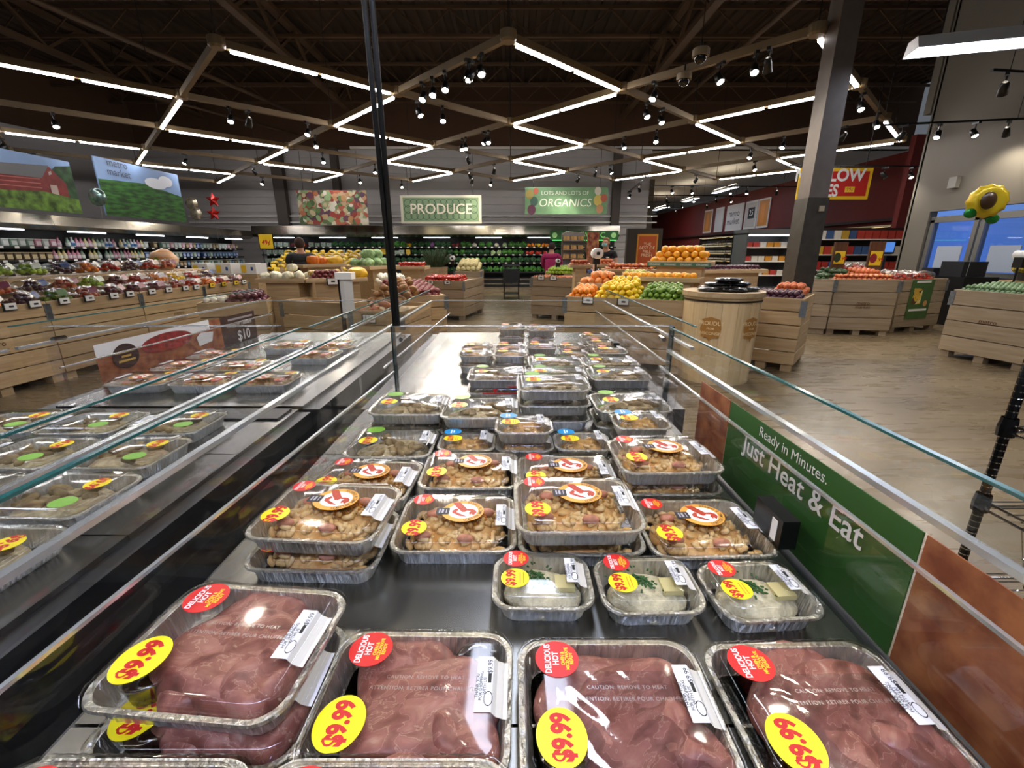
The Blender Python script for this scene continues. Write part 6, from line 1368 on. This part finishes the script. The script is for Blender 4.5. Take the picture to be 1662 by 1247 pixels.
def person(label, loc, rz, hgt, top, topc, bot, botc, hairc, lean=0.0, armL=None, armR=None, mask=False, long_sleeve=False):
    t = thing('person', label, 'person', loc, rz); k = hgt / 1.75; Lz = lambda v: (v[0] * k, (v[1] - lean * max(0, v[2] - 1.0)) * k, v[2] * k)
    armL = armL or ((-.22, 0, 1.42), (-.27, .0, 1.14), (-.25, -.14, .92)); armR = armR or ((.22, 0, 1.42), (.27, .0, 1.14), (.25, -.14, .92))
    J = [(Lz((0, 0, .95)), (.15, .11)), (Lz((0, 0, 1.12)), (.13, .10)), (Lz((0, 0, 1.34)), (.16, .11)), (Lz((0, 0, 1.46)), (.08, .075)), (Lz((0, -.005, 1.53)), .055), (Lz((0, -.02, 1.60)), (.072, .085)), (Lz((0, -.02, 1.68)), (.075, .092)), (Lz((0, -.015, 1.735)), (.05, .065))]
    E = [(0, 1), (1, 2), (2, 3), (3, 4), (4, 5), (5, 6), (6, 7)]
    for s_, A_ in ((-1, armL), (1, armR)):
        n0 = len(J); J += [(Lz((s_ * .15, 0, 1.42)), .065), (Lz(A_[0]), .055), (Lz(A_[1]), .042), (Lz(A_[2]), .028)]; E += [(3, n0), (n0, n0 + 1), (n0 + 1, n0 + 2), (n0 + 2, n0 + 3)]
        a, b = Vector(Lz(A_[1])), Vector(Lz(A_[2])); hand(J, E, n0 + 3, b, b - a, s_)
        n0 = len(J); J += [((s_ * .1 * k, 0, .86 * k), .085), ((s_ * .11 * k, -.01, .48 * k), .058), ((s_ * .11 * k, .01, .1 * k), .04), ((s_ * .115 * k, -.1 * k, .035 * k), (.035, .04)), ((s_ * .12 * k, -.17 * k, .025 * k), (.028, .03))]; E += [(0, n0)] + [(n0 + i, n0 + i + 1) for i in range(4)]
    J = [(p_, (r_[0] * k, r_[1] * k) if isinstance(r_, tuple) else r_ * k) for p_, r_ in J]
    skin_obj('body', J, E, skinm, t)
    # shirt, trousers, shoes follow the same joints slightly larger
    JS = [(Lz((0, 0, .90)), (.175, .15)), (Lz((0, 0, 1.12)), (.17, .15)), (Lz((0, 0, 1.34)), (.195, .16)), (Lz((0, 0, 1.455)), (.11, .11))]; ES = [(0, 1), (1, 2), (2, 3)]
    for s_, A_ in ((-1, armL), (1, armR)):
        n0 = len(JS); JS += [(Lz((s_ * .15, 0, 1.42)), .085), (Lz(A_[0]), .075), (tuple(Vector(Lz(A_[0])).lerp(Vector(Lz(A_[1])), .55)), .068)]; ES += [(3, n0), (n0, n0 + 1), (n0 + 1, n0 + 2)]
        if long_sleeve: JS += [(Lz(A_[1]), .06), (tuple(Vector(Lz(A_[1])).lerp(Vector(Lz(A_[2])), .9)), .045)]; ES += [(n0 + 2, n0 + 3), (n0 + 3, n0 + 4)]
    skin_obj('shirt', JS, ES, mat('cloth_' + topc, topc, .85, var=.15, scale=14, bump=.3), t)
    JT = [(Lz((0, 0, .93)), (.165, .13))]; ET = []
    for s_ in (-1, 1): n0 = len(JT); JT += [((s_ * .1 * k, 0, .82 * k), .11), ((s_ * .112 * k, -.01, .48 * k), .08), ((s_ * .112 * k, .01, .1 * k), .07)]; ET += [(0, n0), (n0, n0 + 1), (n0 + 1, n0 + 2)]
    skin_obj('trousers', JT, ET, mat('cloth_' + botc, botc, .85, var=.15, scale=14), t)
    for s_ in (-1, 1): MB().ball((s_ * .115 * k, -.07 * k, .045 * k), (.05, .14, .045), 12, 8).build('shoe', BLACK, t, smooth=True)
    hp = Vector(Lz((0, -.02, 1.66)))
    MB().ball(hp + Vector((0, .03, .02)) * k, (.094 * k, .095 * k, .112 * k), 16, 10, fn=lambda v: v if v.y > -.35 or v.z > .35 else Vector((v.x * .8, v.y * .55, v.z * .7))).build('hair', mat('hair_' + hairc, hairc, .8, var=.3, scale=40), t, smooth=True)
    for s_ in (-1, 1):
        MB().ball(hp + Vector((s_ * .082 * k, .0, -.01)), (.012, .025, .034), 8, 6).build('ear', skinm, t, smooth=True); MB().ball(hp + Vector((s_ * .03 * k, -.086 * k, .0)), (.012, .008, .008), 8, 6).build('eye', mat('eye_dark', '#241c18', .3), t, smooth=True)
    MB().ball(hp + Vector((0, -.102 * k, -.025)), (.014, .02, .022), 8, 6).build('nose', skinm, t, smooth=True); MB().box(hp + Vector((0, -.095 * k, -.062)), (.045, .01, .01)).build('mouth', mat('lip', '#9a5a4c', .5), t)
    if mask: MB().ball(hp + Vector((0, -.06 * k, -.05)), (.072, .062, .05), 14, 8).build('face_mask', mat('mask_blue', '#8fc4c8', .7), t, smooth=True)
    return t
pm = ay(492, 440, 9.0)
person('person in a charcoal T-shirt seen from behind, picking bananas', (pm.x, 9.0, 0), R(205), 1.73, 'shirt', '#2e3033', 'trousers', '#23252a', '#3a2318', lean=.05, armR=((.22, 0, 1.42), (.26, -.06, 1.15), (.2, -.3, 1.08)), armL=((-.22, 0, 1.42), (-.27, -.05, 1.16), (-.2, -.28, 1.1)))
pp_ = ay(893, 440, 12.4)
person('person in a magenta top bending forward over the apple crate', (pp_.x, 12.4, 0), R(165), 1.70, 'shirt', '#a8245e', 'trousers', '#17181c', '#2a1a14', lean=.25, long_sleeve=True, armR=((.22, 0, 1.42), (.26, -.2, 1.2), (.2, -.4, 1.05)), armL=((-.22, 0, 1.42), (-.26, -.2, 1.2), (-.2, -.42, 1.05)))
pq = ay(984, 420, 11.6)
tm_ = person('person in a black uniform top and blue face mask beside the steel rack', (pq.x, 11.6, 0), R(-35), 1.80, 'shirt', '#191a1c', 'trousers', '#1a1b1e', '#8a6a4a', lean=.1, mask=True, armL=((-.22, 0, 1.42), (-.28, -.08, 1.16), (-.16, -.32, 1.08)), armR=((.22, 0, 1.42), (.3, -.06, 1.18), (.2, -.3, 1.1)))
MB().box((.1, -.15, 1.36), (.08, .01, .03)).build('name_badge', WHITE, tm_)
# tracks added out of view, their spots brighten the dark near cases
track((-2.4, .3, 4.3), (-2.2, 4.2, 4.3), 4, 'black spotlight track above the wings advertisement case', None, 51)
track((-.2, .1, 4.4), (-.2, 3.4, 4.4), 5, 'black spotlight track straight above the meal case', None, 52)
track((1.9, .2, 4.3), (2.0, 3.8, 4.3), 4, 'black spotlight track above the aisle by the wire rack', None, 53)
